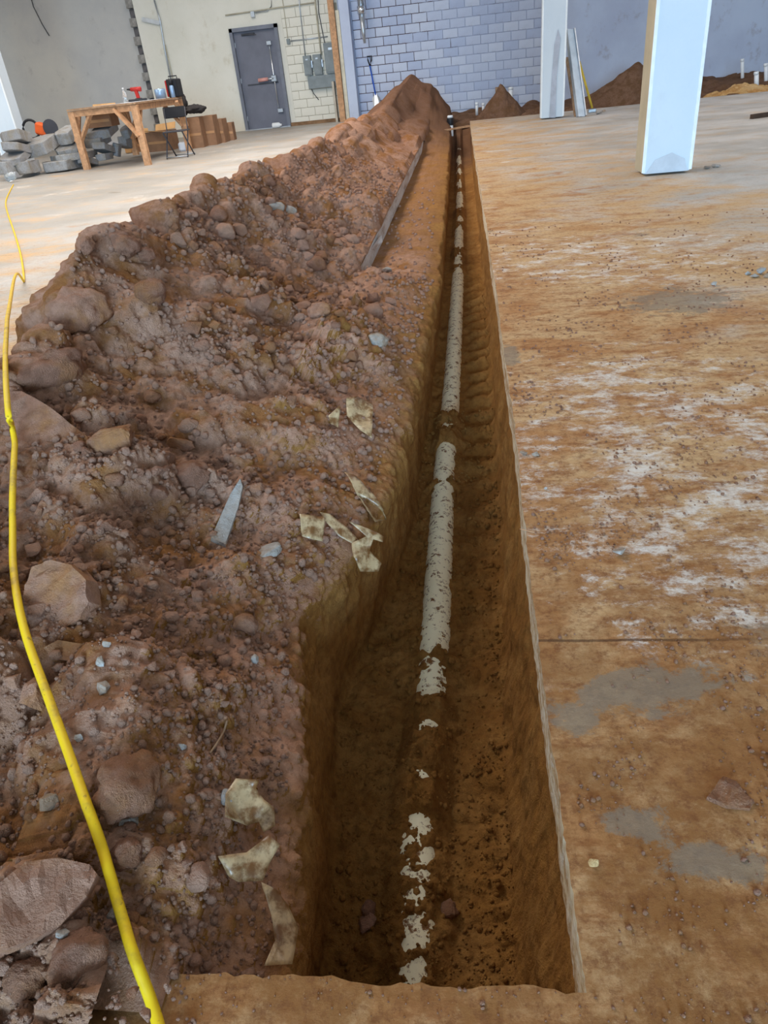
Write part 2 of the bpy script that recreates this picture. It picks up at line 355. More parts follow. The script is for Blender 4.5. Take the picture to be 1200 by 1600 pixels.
segs = []                                  # columns: (start xyz, end xyz, count, sag)
def seg(a, b, n, sag=0.):
    u = np.linspace(0, 1, n, endpoint=False)[None, :]
    x = a[0][:, None] * (1 - u) + b[0][:, None] * u; z = a[1][:, None] * (1 - u) + b[1][:, None] * u
    z = z + (np.asarray(sag)[:, None] if np.ndim(sag) else sag) * np.sin(np.pi * u); return np.stack([x, z], -1)
zero = Yj * 0
spill_row = np.clip((spillB + .10) / .10, 0, 1)                            # 1 where soil flows over the slab edge, 0 where the cut face shows
seq = [seg((toeX, zero - .01), (crestX, crestZ), 46, 0.),
       seg((crestX, crestZ), (slabX, spillA), 170, -.05 * np.clip((crestZ - spillA) / .4, 0, 1.5)),
       seg((slabX + .004, spillB), (lipX, lipZ), 100, .015),
       seg((lipX, lipZ), (floorL, floorZ), 60),
       seg((floorL, floorZ), (floorR, floorZ + .015), 110, -.02),
       seg((floorR, floorZ + .015), (edgeR + .004, zero - SLABT), 60)]
NP = 46 + 170                              # columns belonging to the pile
prof = np.concatenate(seq + [np.stack([edgeR + .004, zero - SLABT], -1)[:, None, :]], 1)
def smooth_cols(p, lo, hi, it):
    for _ in range(it): p[:, lo + 1:hi - 1] = .25 * p[:, lo:hi - 2] + .5 * p[:, lo + 1:hi - 1] + .25 * p[:, lo + 2:hi]
prof_b = prof.copy(); smooth_cols(prof, 0, NP, 30); smooth_cols(prof, NP, prof.shape[1], 26); smooth_cols(prof_b, 0, prof.shape[1], 28)
prof = prof * (1 - spill_row[:, None, None]) + prof_b * spill_row[:, None, None]
NI = prof.shape[1]
P = np.zeros((ROWS, NI, 3)); P[..., 0] = prof[..., 0]; P[..., 1] = Yj[:, None]; P[..., 2] = prof[..., 1]
dI = np.gradient(P, axis=1); dJ = np.gradient(P, axis=0); Nn = np.cross(dI, dJ); Nn /= np.linalg.norm(Nn, axis=-1, keepdims=True) + 1e-9
Nn *= np.where(Nn[..., 2:3] < -.2, -1, 1)
arc = np.concatenate([np.zeros((ROWS, 1)), np.cumsum(np.linalg.norm(np.diff(prof, axis=1), axis=-1), 1)], 1)
cols = np.arange(NI)[None, :] * np.ones((ROWS, 1)); u, v = arc, P[..., 1]
sr = spill_row[:, None]
pile_m = np.clip(np.minimum((cols - 2) / 30, (NP - cols) / 14 * (1 - sr) + (NP + 80 - cols) / 80 * sr), 0, 1) * np.where(cols >= NP, sr, 1)
dY = np.gradient(Yj)[:, None]; res = lambda w: np.clip(1.6 - 1.2 * dY / w, 0, 1)      # leave out relief finer than the rows
ledge_m = np.clip(np.minimum((cols - NP) / 30 + .3, (NP + 130 - cols) / 30), 0, 1) * (cols >= NP)
wall_m = np.clip((cols - NP - 95) / 15, 0, 1) * np.clip((NI - cols) / 8, 0, 1)
big = fbm(P, 1.6, 2) * .13 + fbm(P, 6.4, 2) * .045 * res(.12) + fbm(P, 25, 2) * .016 * res(.04)
rocky = np.clip(.55 + 1.6 * fbm(P, 1.1, 2, seed=11.), 0, 1)
cob = cobble(u, v, .5, .35, 11) * .16 * res(.4) + cobble(u, v, .16, .3, 1) * .08 * res(.16) + cobble(u, v, .075, .45, 2) * .06 * rocky * res(.075) + cobble(u, v, .035, .6, 3) * .036 * (.1 + rocky) * res(.035) + cobble(u, v, .017, .6, 4) * .015 * (.3 + rocky) * res(.017)
fine = fbm(P, 22, 3) * .010 * res(.04)
d = pile_m * (big + cob) + fine * (.4 + .6 * pile_m)
d += ledge_m * (fbm(P, 4, 4) * .035 + cobble(u, v, .05, .25, 6) * .02 * res(.05) + cobble(u, v, .022, .5, 7) * .010 * res(.022))
floor_m = np.clip(np.minimum((cols - NP - 150) / 12, (NP + 280 - cols) / 12), 0, 1)
d += wall_m * (1 - floor_m) * (fbm(P, 6, 4) * .022 + fbm(P * np.array([1, 3, .6]), 9, 3) * .010)
d += floor_m * (fbm(P, 7, 3) * .03 * res(.12) + cobble(P[..., 0], v, .05, .4, 8) * .022 * res(.05) + cobble(P[..., 0], v, .02, .5, 9) * .009 * res(.02))
# ripples the digging bucket's teeth left across the floor
rp = np.clip((Yj - 2.6) / .6, 0, 1) * np.clip((9 - Yj) / 3, 0, 1)
d += floor_m * np.clip((P[..., 0] + .04) / .06, 0, 1) * rp[:, None] * .028 * np.sin(Yj * 2 * np.pi / .19 + 2 * fbm(P, 2, 2)[:, :1].T.mean())[:, None]
far_end = np.clip((20.8 - Yj) / .8, 0, 1)[:, None]
P += Nn * (d * far_end)[..., None]
# the pipe shows through the floor: soil is heaped over it where the photograph hides it
pipeX = np.interp(Yj, [0, .78, 1.12, 1.54, 1.96, 2.92, 4.1, 6.5, 10, 15, 21], [-.16, -.16, -.17, -.155, -.15, -.145, -.115, -.085, -.07, -.09, -.1])
PIPER = .055
vis = [(.74, 1.0, .35), (1.0, 1.16, .35), (1.26, 1.30, .15), (1.42, 1.5, .2), (1.56, 1.74, .55), (1.76, 1.98, .75), (1.98, 2.9, 1), (2.93, 3.3, .9), (3.45, 3.55, .25), (3.68, 5.2, .95), (5.2, 6.7, 1.), (6.8, 7.3, .5), (7.5, 8.6, .7), (8.8, 9.3, .5), (9.6, 11.0, .7), (11.3, 12.2, .6), (12.6, 13.6, .6), (14, 15.2, .7)]
show = np.full(ROWS, -.25)
for a, b, s in vis: show = np.where((Yj > a) & (Yj < b), s, show)
show = smooth1(show, 2)
ptop = floorZ + .035                       # height of the pipe's crown
dx = np.abs(P[..., 0] - pipeX[:, None]); near = np.clip(1 - (dx - .035) / .05, 0, 1) * (cols > NP + 160) * (cols < NP + 270)
want = ptop[:, None] + .012 - show[:, None] * .048 + fbm(P, 26, 3, seed=5.) * .030
P[..., 2] = P[..., 2] * (1 - near) + np.minimum(np.maximum(P[..., 2], want), want) * near
P[:, NP, 2] = P[:, NP, 2]
# near end: the pile fades out on the slab, the trench starts at the slab's near edge
j0 = int(np.searchsorted(Yj, .50)); P[:, 0, 2] = np.minimum(P[:, 0, 2], -.005)
tuck = P[:, -1:].copy(); tuck[..., 0] = edgeR[:, None] + .09; tuck[..., 2] += .006; PT = np.concatenate([P, tuck], 1)
lt = P[:, NP:NP + 1].copy(); lt[..., 0] -= .09; lt[..., 2] -= .03 * spill_row[:, None]
tr = np.concatenate([lt, PT[:, NP:]], 1)[j0:].copy(); tr[0, :, 1] = .47; tr[0, :, 2] = np.minimum(tr[0, :, 2], .01)
cap = tr[0:1].copy(); cap[0, :, 2] = np.maximum(tr[0, :, 2], -.02); cap[0, :, 1] = .44; tr = np.concatenate([cap, tr], 0)
pile = P[:, :NP + 1].copy(); pile[:, NP] = np.where(spill_row[:, None] > .5, pile[:, NP], pile[:, NP - 1] - [0, 0, .01]); pile[0, :, 2] = -.02; pile[-1, :, 2] = -.02
# the pile's last column follows the trench surface's first one where soil spills over the edge
spoil = link('spoil_pile', grid_mesh('spoil_pile', pile, SPOIL))
tag(spoil, 'long ridge of loose reddish-brown excavated earth heaped along the trench', 'soil pile')
trench = link('trench', grid_mesh('trench', tr, TRENCH)); struct(trench, 'narrow open trench dug through ochre subsoil along the cut slab', 'trench')

def bvh_of(obs):
    V, Fc = [], []
    for o in obs:
        n = len(V); M = o.matrix_world
        V += [M @ v.co for v in o.data.vertices]; Fc += [tuple(i + n for i in p.vertices) for p in o.data.polygons]
    return BVHTree.FromPolygons(V, Fc)

# ------------------------------------------------------------------ floor slab with the long cut opening
YW = 23.3; XL, XR, YN, YS = -16., 14., -12., 18.0
def slab():
    bm = bmesh.new(); ys = [.50]
    while ys[-1] < YS: ys.append(min(YS, ys[-1] * 1.012 + .004))
    def rough(y, k): return .002 * math.sin(y * 23 + k) * math.sin(y * 7.1 + k * 2) + .003 * math.sin(y * 3.3 + k) + .0016 * random.uniform(-1, 1)
    R = [(float(np.interp(y, Yj, edgeR)) + rough(y, 1), y) for y in ys]
    ysl = [y for y in ys if y < 20] + [20.5, 21.2, YW + .1]
    L = [(float(np.interp(min(max(y, .6), 20.9), Yj, slabX)) - .012 + rough(y, 5) * .5, y) for y in ysl]
    def strip(pts, xo, flip):
        a = [bm.verts.new((x, y, 0)) for x, y in pts]; b = [bm.verts.new((x + .012 * (1 if xo < 0 else -1) * 0, y, -SLABT)) for x, y in pts]; c = [bm.verts.new((xo, y, 0)) for x, y in pts]
        for i in range(len(pts) - 1):
            f = bm.faces.new((a[i], c[i], c[i + 1], a[i + 1])); g = bm.faces.new((a[i], a[i + 1], b[i + 1], b[i])); g.material_index = 1 if xo > 0 else 2
        return a, b, c
    ra, rb, rc = strip(R, XR, 0); la, lb, lc = strip(L, XL, 1)
    # near slab; its edge across the trench is chipped
    n0, n1 = bm.verts.new((XL, YN, 0)), bm.verts.new((XR, YN, 0)); xs = np.linspace(L[0][0], R[0][0], 60)[1:-1]
    mid = [bm.verts.new((x, .50 + .004 * math.sin(x * 31) * math.sin(x * 11 + 1) + random.uniform(-.003, .003), 0)) for x in xs]
    bm.faces.new([n0, n1, rc[0], ra[0]] + mid[::-1] + [la[0], lc[0]])
    low = [bm.verts.new(v.co - Vector((0, 0, SLABT))) for v in mid]; top = [la[0]] + mid + [ra[0]]; bot = [lb[0]] + low + [rb[0]]
    for i in range(len(top) - 1): f = bm.faces.new((top[i], top[i + 1], bot[i + 1], bot[i])); f.material_index = 1
    # far edge of the right-hand slab
    f1 = bm.verts.new((XR, YS, -SLABT)); f = bm.faces.new((ra[-1], rc[-1], f1, rb[-1])); f.material_index = 1
    bmesh.ops.recalc_face_normals(bm, faces=bm.faces)
    for f in bm.faces:
        if abs(f.normal.z) > .9 and f.normal.z < 0: f.normal_flip()
    me = bpy.data.meshes.new('floor'); bm.to_mesh(me); bm.free()
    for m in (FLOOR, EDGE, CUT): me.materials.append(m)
    return struct(link('floor', me))
slab()

# earth bed beyond the slab, along the back wall
def bed():
    ni, nj = 220, 90; X, Yy = np.meshgrid(np.linspace(-.75, XR, ni), np.linspace(YS - .02, YW + .05, nj)); G = np.stack([X, Yy, X * 0 - .10], -1)
    G[..., 2] += fbm(G, 1.1, 4) * .12 + cobble(X, Yy, .3, .5, 21) * .12; G[..., 2] += .22 * np.clip((X - 4) / 2, 0, 1) * np.clip((Yy - 19) / 2, 0, 1)
    G[0, :, 2] = -.13
    return struct(link('earth_bed', grid_mesh('earth_bed', G, DARKSOIL)), 'strip of bare brown earth along the foot of the back wall', 'ground')
bed()

# ------------------------------------------------------------------ room shell
def quadbox(name, lo, hi, mat, parent=None):
    b = MB(); lo, hi = Vector(lo), Vector(hi); b.box((lo + hi) / 2, hi - lo); return b.build(name, mat, parent)
XC = -3.25                                  # where the cream wall ends and the blue wall begins
wb = struct(quadbox('wall_back', (XC, YW, -.3), (XR, YW + .25, CEIL), BLUEW))
DX0, DX1 = atY(385, 200, YW).x, atY(455, 190, YW).x
DTOP = .5 * (atY(358, 45, YW).z + atY(435, 37, YW).z)
XT = atY(240, 150, YW).x                    # toothed jamb of the bricked-up bay
b = MB()
for lo, hi in (((XT, -.1), (DX0, CEIL)), ((DX1, -.1), (XC, CEIL)), ((DX0, DTOP), (DX1, CEIL))):
    b.box(((lo[0] + hi[0]) / 2, YW + .125, (lo[1] + hi[1]) / 2), (hi[0] - lo[0], .25, hi[1] - lo[1]))
we = struct(b.build('wall_entry', CREAMW))
wr = struct(quadbox('wall_recess', (XL, YW + .2, -.1), (XT, YW + .4, CEIL), GREYW))
struct(quadbox('wall_left', (XL - .2, YN, -.1), (XL, YW + .4, CEIL), SIDEW)); struct(quadbox('wall_right', (XR, YN, -.3), (XR + .2, YW + .25, CEIL), SIDEW))
b = MB()
b.box((( XL - 2.9) / 2, YN - .1, CEIL / 2), (-2.9 - XL, .2, CEIL)); b.box(((4.1 + XR) / 2, YN - .1, CEIL / 2), (XR - 4.1, .2, CEIL)); b.box((.6, YN - .1, (4.0 + CEIL) / 2), (7.0, .2, CEIL - 4.0))
struct(b.build('wall_front', SIDEW))
b = MB(); xs = sorted({XL, XR} | {x + s * sx / 2 for x, y, sx, sy in SKYLIGHTS for s in (-1, 1)})
for i in range(len(xs) - 1):
    xm = (xs[i] + xs[i + 1]) / 2; hole = [(y - sy / 2, y + sy / 2) for x, y, sx, sy in SKYLIGHTS if abs(xm - x) < sx / 2]
    spans = [(YN, hole[0][0]), (hole[0][1], YW)] if hole else [(YN, YW)]
    for a, c in spans: b.box((xm, (a + c) / 2, CEIL + .05), (xs[i + 1] - xs[i], c - a, .1))
struct(b.build('ceiling', ROOFM))

# blocks: painted masonry, each block a part of its wall
BH, BL = .215, .405
def block_mesh(mat, w=BL, h=BH, dpt=.03, gap=.012):
    bm = MB(); bm.box((0, 0, 0), (w - gap, dpt, h - gap), bev=.004); me = bpy.data.meshes.new('block'); bm.bm.to_mesh(me); bm.bm.free(); me.materials.append(mat); return me
def blocks(parent, x0, x1, z0, ztop, mats, mort, gap, depth):
    ms = [block_mesh(m, gap=gap) for m in mats]; hm = [block_mesh(m, BL / 2, gap=gap) for m in mats]; k = 0
    m = MB(); m.box(((x0 + x1) / 2, YW - .004, (z0 + ztop) / 2), (x1 - x0, .008, ztop - z0)); m.build('mortar_bed', mort, parent)
    n = int((ztop - z0) / BH)
    for r in range(n):
        x = x0 + (BL / 2 if r % 2 else 0); z = z0 + (r + .5) * BH
        if r % 2: o = link('block', hm[k % len(hm)], parent); o.location = (x0 + BL / 4, YW - depth + random.uniform(-.003, .003), z)
        while x + BL <= x1 + .01:
            o = link('block', random.choice(ms), parent); o.location = (x + BL / 2, YW - depth + random.uniform(-.004, .004), z); x += BL; k += 1
        if x + BL / 2 <= x1 + .01: o = link('block', hm[0], parent); o.location = (x + BL / 4, YW - depth + random.uniform(-.003, .003), z)
BLUEW2 = wall_paint('worn_blue_paint_b', (186, 198, 222), (172, 182, 208), (140, 126, 130), .9, .7)
BLUEW3 = wall_paint('worn_blue_paint_c', (204, 212, 230), (190, 198, 216), (156, 140, 138), 1.1, .6)
blocks(wb, XC + .36, XC + .36 + BL * 13, -.02, -.02 + BH * 13, [BLUEW, BLUEW2, BLUEW3], MORTAR, .015, .012)
blocks(we, DX1 + .14, XC - .02, .0, BH * 13, [CREAMW], MORTARC, .010, .008)
# toothed jambs either side of the rendered bay
def jamb(xa, side, n, z0):
    mw = block_mesh(BLOCKG, .20, BH, .26, .012); md = block_mesh(BLOCKD, .20, BH, .10, .012)
    for r in range(n):
        o = link('block', mw if r % 2 else md, we); o.location = (xa + side * (.10 if r % 2 else .11), YW + (.10 if r % 2 else .16), z0 + (r + .5) * BH)
jamb(XT - .2, 1, 19, 0)
# ------------------------------------------------------------------ far door with exit hardware
door = thing('door_1', '', '', (DX0, YW, 0)); del door['category']; del door['label']; struct(door, 'grey steel fire door with vertical rod exit hardware in cream wall')
m = MB(); fw = .09
m.box((DX0 + fw / 2, YW - .02, DTOP / 2), (fw, .2, DTOP)); m.box((DX1 - fw / 2, YW - .02, DTOP / 2), (fw, .2, DTOP)); m.box(((DX0 + DX1) / 2, YW - .02, DTOP - fw / 2), (DX1 - DX0, .2, fw)); m.build('door_frame', FRAMEG, door)
m = MB(); m.box(((DX0 + DX1) / 2, YW + .03, DTOP / 2 - .03), (DX1 - DX0 - 2 * fw + .01, .05, DTOP - .1), bev=.004); leaf = m.build('door_leaf', DOORG, door)
def wpt(px, py, off=.05): p = atY(px, py, YW - off); return p
m = MB(); a, c = wpt(428, 66), wpt(443, 172); xr = DX1 - .30; m.tube([(xr, YW - .05, a.z), (xr, YW - .05, c.z)], .022); m.build('latch_rod', CHROME, door, True)
m = MB(); m.box((xr, YW - .05, a.z), (.14, .08, .10), bev=.01); m.box((xr + .05, YW - .05, c.z), (.16, .08, .10), bev=.01); m.build('latch_case', GALV, door)
zc = wpt(432, 122).z
m = MB(); m.box((xr, YW - .07, zc), (.16, .09, .16), bev=.015); m.build('exit_device_case', GALV, door)
m = MB(); m.tube([(xr, YW - .09, zc), (xr - .2, YW - .1, zc)], .03); m.build('push_arm', GALV, door, True)
m = MB(); m.tube([(xr - .17, YW - .1, zc), (xr - .45, YW - .1, zc - .01)], [.045, .05]); m.build('push_grip', PINK, door, True)
m = MB(); m.box((DX0 + .5, YW - .02, DTOP - .17), (.38, .05, .05), bev=.01); m.bar((DX0 + .35, YW - .05, DTOP - .16), (DX0 + .75, YW - .12, DTOP - .2), .02); m.build('door_closer', DKGREY, door)
m = MB(); m.box(((DX0 + DX1) / 2, YW - .06, .012), (DX1 - DX0, .2, .024)); m.build('threshold', GALV, door)
for z in (.3, 1.25, 2.1):
    m = MB(); m.tube([(DX0 + fw, YW - .03, z - .06), (DX0 + fw, YW - .03, z + .06)], .015, 8); m.build('hinge', GALV, door)
m = MB(); m.box((DX0 + fw + .62, YW + .0, zc - .1), (.9, .02, .035)); m.build('rail', DKGREY, door)

# ------------------------------------------------------------------ electrical gear on the cream wall
def wbox(name, px0, px1, py0, py1, depth, mat, label, cat, group=None, detail=True):
    c = wpt((px0 + px1) / 2, (py0 + py1) / 2, .03); w = (px1 - px0) / pxm(YW); h = (py1 - py0) / pxm(YW)
    t = thing(name, label, cat, (c.x, YW, c.z - h / 2), group); y0 = YW - .03
    m = MB(); m.box((c.x, y0 - depth / 2, c.z), (w, depth, h), bev=.006); m.build('case', mat, t)
    if detail:
        m = MB(); m.box((c.x - .01, y0 - depth - .006, c.z), (w * .86, .014, h * .9), bev=.004); cov = m.build('cover', mat, t)
        m = MB(); m.box((c.x, y0 - depth - .016, c.z + h * .3), (w * .3, .01, h * .08), bev=.003); m.build('name_plate', GALV, cov)
        m = MB(); m.box((c.x + w * .5 + .015, y0 - depth * .5, c.z + h * .05), (.03, .05, h * .35)); m.bar((c.x + w * .5 + .02, y0 - depth * .5, c.z), (c.x + w * .5 + .05, y0 - depth * .8, c.z + h * .2), .02); m.build('switch_lever', CHROME, t)
    return t
wbox('disconnect_switch', 475, 489, 87, 118, .16, STEELG, 'small grey switch box, leftmost above the long grey wireway', 'electrical box')
wbox('disconnect_switch', 490, 505, 85, 117, .16, STEELG, 'small grey switch box between its twin and the large panel', 'electrical box')
wbox('electrical_panel', 507, 531, 67, 114, .20, STEELG, 'largest grey electrical panel beside the bare wood stud', 'electrical panel')
wbox('wireway', 478, 534, 117, 137, .16, STEELG, 'long grey metal wireway trough under the switch boxes', 'wireway', detail=False)
wbox('meter_box', 516, 526, 43, 62, .12, CREAMP, 'small cream box above the large electrical panel', 'electrical box', detail=False)
wbox('junction_box', 448, 454, 61, 69, .07, STEELG, 'small square junction box on wall right of door', 'junction box', detail=False)
wbox('junction_box', 392, 399, 18, 27, .07, GALV, 'small pale junction box on wall above the grey door', 'junction box', detail=False)
def conduit(pts, r, label, mat=CREAMP, off=.05):
    m = MB(); pp = [wpt(*p, off) for p in pts]; m.tube(pp, r, 8)
    return tag(m.build('conduit', mat, None, True), label, 'conduit')
conduit([(466, -30), (468, 10), (477, 88)], .016, 'thin cream conduit dropping to the leftmost switch box', GALV)
conduit([(491, -30), (493, 10), (502, 86)], .022, 'thick cream conduit dropping to the middle switch box', CREAMP)
conduit([(495, -30), (498, 20), (507, 66), (509, 70)], .012, 'thin dark cable dropping onto the large panel', DKGREY)
conduit([(517, -30), (520, 30), (523, 40), (533, 46), (540, 47)], .016, 'bent dark cable curving to the wood stud', DKGREY)
conduit([(454, 64), (480, 61), (512, 57)], .014, 'level conduit from junction box toward the cream meter box', GALV)
conduit([(440, -10), (447, 40), (450, 62)], .010, 'thin cable dropping to the junction box beside the door', CREAMP)
conduit([(352, 24), (400, 17), (440, 11), (492, 4)], .016, 'long level conduit crossing the wall above the door', CREAMP)
conduit([(399, 20), (418, 17), (424, 10), (424, -20)], .012, 'short bent conduit rising from box above the door', GALV)
conduit([(486, 138), (490, 146), (498, 156)], .010, 'loose cable end hanging below the grey wireway', DKGREY)
conduit([(241, 0), (250, 32), (258, 80), (272, 150)], .022, 'long thin pipe leaning down cream wall beside toothed blocks', GALV)
conduit([(258, 70), (264, 95), (276, 150)], .014, 'shorter second pipe beside the long pipe on cream wall', CREAMP)
m = MB(); a, c = wpt(222, 30, .06), wpt(250, 36, .06); m.bar(a, c, .06, .1); tag(m.build('wall_bracket', GALV), 'flat grey metal strap bridging toothed blocks and pipe', 'bracket')
m = MB(); a = [wpt(44, -20, -.15), wpt(52, 10, -.15), wpt(66, 38, -.15), wpt(77, 56, -.15)]; m.tube(a, .012, 6); tag(m.build('hanging_wire', DKGREY, None, True), 'thin dark wire hanging down the grey rendered wall', 'wire')
m = MB(); p = at(458, 191); m.lathe(Vector((p.x - .12, YW - .18, .07)), [(.06, 0), (.07, .01), (.07, .2), (.03, .25), (.03, .28)], 12, Matrix.Rotation(math.radians(90), 3, 'Y')); tag(m.build('plastic_bottle', WHITE, None, True), 'white plastic bottle lying on floor beside the grey door', 'bottle')
# base trim of the cream wall
m = MB(); m.box(((DX1 + XC) / 2, YW - .03, .045), (XC - DX1, .05, .09)); struct(m.build('baseboard_entry', plain('stained_base', (150, 116, 86), .9, .25, 5)))

# partition remains at the corner of the two walls
a0 = wpt(535, 0, .5); a1 = wpt(553, 188, .5)
m = MB(); m.box((XC - .12, YW - .42, 1.9), (.16, .10, 3.8), bev=.004); stud = tag(m.build('wood_stud', WOOD), 'bare pine stud standing between the cream and blue walls', 'stud')
m = MB(); m.box((XC + .02, YW - .32, 1.3), (.10, .10, 2.6), bev=.004); tag(m.build('white_post', plain('aged_white', (226, 218, 196), .7, .1, 6)), 'white painted timber post beside the bare pine stud', 'post')
struct(quadbox('wall_stub', (XC + .08, YW - .38, 0), (XC + .34, YW, 3.9), BLUEW))
m = MB(); m.box((XC - .30, YW - .3, .5), (.06, .22, 1.0)); tag(m.build('plywood_offcut', plain('plywood', (196, 186, 170), .8, .12, 6)), 'narrow pale board offcut leaning at foot of the stud', 'board')
# metal flue pipe hanging in the corner
t = thing('flue_pipe', 'shiny galvanised pipe end hanging in the blue wall corner', 'pipe', (XC + .30, YW - .5, 2.0)); fx = atY(566, 30, YW - .5).x
z = lambda py: atY(566, py, YW - .5).z
m = MB(); m.tube([(fx, YW - .5, 4.6), (fx, YW - .5, z(10))], .085, 14); m.build('pipe', GALV, t, True)
m = MB(); m.tube([(fx, YW - .5, z(9)), (fx, YW - .5, z(21))], .11, 14); m.build('clamp', CHROME, t, True)
m = MB(); m.tube([(fx, YW - .5, z(20)), (fx, YW - .5, z(50)), (fx + .01, YW - .5, z(68))], [.07, .06, .03], 12); m.build('tail_piece', GALV, t, True)

# shovel leaning on the blue wall
t = thing('shovel', 'shovel with blue shaft and black grip leaning on blue wall', 'shovel', atY(588, 165, YW - .3))
g0, g1, s1 = atY(577, 88, YW - .08), atY(578, 103, YW - .1), atY(587, 149, YW - .3)
m = MB(); m.tube([g1, g0 + Vector((-.05, 0, -.08)), g0 + Vector((-.06, 0, 0)), g0 + Vector((.06, 0, 0)), g0 + Vector((.05, 0, -.1)), g1], .018, 8); m.build('grip', BLACK, t, True)
m = MB(); m.tube([g1, s1], .02, 8); m.build('shaft', BLUE, t, True)
m = MB(); e = atY(590, 172, YW - .4); m.prism([s1 + Vector((-.03, 0, .03)), s1 + Vector((.03, 0, .03)), s1 + Vector((.11, 0, -.08)), e + Vector((.09, 0, .05)), e, e + Vector((-.09, 0, .05)), s1 + Vector((-.11, 0, -.08))], (0, .015, 0)); m.build('blade', GALV, t)

# ------------------------------------------------------------------ pillars
def pillar(name, xa, xb, y, dep, label, patch=None, side=None):
    t = thing(name, label, 'pillar', ((xa + xb) / 2, y, 0)); m = MB()
    m.box(((xa + xb) / 2, y + dep / 2, (CEIL - .02) / 2 + .01), (xb - xa, dep, CEIL - .04), bev=.006); m.build('shaft', WHITEP, t)
    m = MB()
    for x in (xa, xb):
        m.box((x, y, 2.7), (.03, .012, CEIL - .06)); 
    m.build('corner_bead', plain('corner_bead', (240, 244, 246), .5, .05, 9), t)
    return t
B0, B1 = at(1003, 275), at(1078, 270)
pr = pillar('pillar', B0.x, B1.x, 7.80, .36, 'large white boxed pillar standing on dusty slab, nearest the camera')
m = MB(); m.prism([(B0.x + .02, 7.797, .02), (B1.x - .02, 7.797, .02), (B1.x - .06, 7.797, .13), (B0.x + .25, 7.797, .19), (B0.x + .1, 7.797, .14)], (0, -.004, 0)); m.build('filler_patch', plain('grey_filler', (206, 212, 220), .8, .08, 6), pr)
m = MB(); m.box((B0.x - .004, 7.98, CEIL / 2), (.012, .34, CEIL - .06)); m.build('side_face', plain('shaded_side_tan', (188, 180, 158), .8, .08, 3), pr)  # thin sheet added to colour in the left side's dimmer, warmer light
C0, C1 = at(845, 187), at(880, 184)
pm = pillar('pillar', C0.x, C1.x, 16.3, .3, 'slim white boxed pillar with grey filler streak, beside the leaning boards')
q = lambda px, py: atY(px, py, 16.293)
m = MB(); m.prism([q(858, 184), q(868, 184), q(870, 120), q(876, 60), q(872, 45), q(866, 70), q(862, 120)], (0, -.004, 0)); m.build('filler_patch', plain('grey_filler2', (186, 192, 204), .8, .1, 6), pm)
LP = atY(27, 207, 15.9)
pl = pillar('pillar', LP.x - .5, LP.x, 15.9, .34, 'white pillar at left frame edge behind the broken concrete')

# boards and broom leaning beside the slim pillar
t = thing('metal_stud', 'bent light metal stud leaning beside the slim pillar', 'metal stud', at(908, 182))
a, c = at(909, 183) + Vector((0, 0, .01)), atY(891, 46, 16.75); m = MB(); m.bar(a, c, .13, .02, .2); m.build('web', plain('zinc_white', (206, 216, 226), .5, .08, 6), t)
m = MB(); m.bar(a + Vector((-.07, .03, 0)), c + Vector((-.07, .03, 0)), .02, .08, .2); m.bar(a + Vector((.07, .03, 0)), c + Vector((.07, .03, 0)), .02, .08, .2); m.build('flange', GALV, t)
a, c = at(901, 182), atY(887, 90, 16.8); m = MB(); m.bar(a, c, .09, .04); tag(m.build('timber_board', WOOD2), 'narrow brown timber board leaning behind the metal stud', 'board')
t = thing('broom', 'broom with yellow handle leaning on the metal stud', 'broom', at(926, 177))
a, c = at(925, 176) + Vector((0, 0, .08)), atY(905, 96, 16.9); m = MB(); m.tube([a, c], .022, 8); m.build('handle', YEL, t, True)
m = MB(); m.box(a - Vector((0, 0, .045)), (.16, .07, .07), bev=.012); m.build('head', GALV, t)

# ------------------------------------------------------------------ white pipe stubs near the back wall
def stub(px, py0, py1, y, r, label, lean=0., cap=False):
    a = atY(px, py0, y); c = atY(px + lean, py1, y); m = MB(); zb = min(c.z, -.05); t = None
    m.tube([(c.x, y, zb), (a.x, y, a.z)], r, 12); m.lathe((a.x, y, a.z - .01), [(r * 1.12, -.05), (r * 1.12, .0), (r * .8, .012)], 12)
    return tag(m.build('pipe_stub', WHITE, None, True), label, 'pipe')
stub(745, 160, 174, 20.6, .035, 'short white pipe stub left of the cone-shaped heap')
stub(755, 161, 170, 21.2, .035, 'shortest white pipe stub half hidden by cone-shaped heap')
stub(785, 133, 160, 21.8, .045, 'tall white pipe stub rising behind the cone-shaped heap')
stub(798, 136, 165, 21.6, .055, 'thick white pipe stub right of the cone heap peak')
stub(1160, 92, 140, 21.5, .04, 'tall white pipe stub by the far right wall')
stub(1182, 112, 144, 19.6, .05, 'short thick white pipe stub beside the pale sand')
stub(1197, 99, 140, 20.4, .045, 'white pipe stub at the right frame edge')
m = MB(); a = atY(777, 136, 22.2); m.box((a.x, 22.2, (a.z - .1) / 2), (.1, .08, a.z + .1)); tag(m.build('wood_stake', WOOD2), 'short brown wooden stake behind the cone-shaped heap', 'stake')
t = thing('pipe_coupling', 'white riser with black rubber coupling at the trench end', 'pipe fitting', (0, 0, 0)); a = at(704, 201, -.05); t.location = a
sc = 1 / pxm(a.y)
m = MB(); m.lathe(a - Vector((0, 0, .3)), [(.055, 0), (.055, .36)], 14); m.build('riser', WHITE, t, True)
m = MB(); m.lathe(a + Vector((0, 0, .07)), [(.066, 0), (.07, .01), (.07, .12), (.066, .13)], 14); m.build('coupling', BLACK, t, True)
m = MB(); m.lathe(a + Vector((0, 0, .2)), [(.058, 0), (.06, .03), (.05, .045)], 14); m.build('cap', WHITE, t, True)
m = MB(); m.bar(at(693, 204, .0), at(733, 197, .0), .05, .03); tag(m.build('wood_strip', WOOD), 'thin pale wood strip laid across the trench end', 'wood strip')

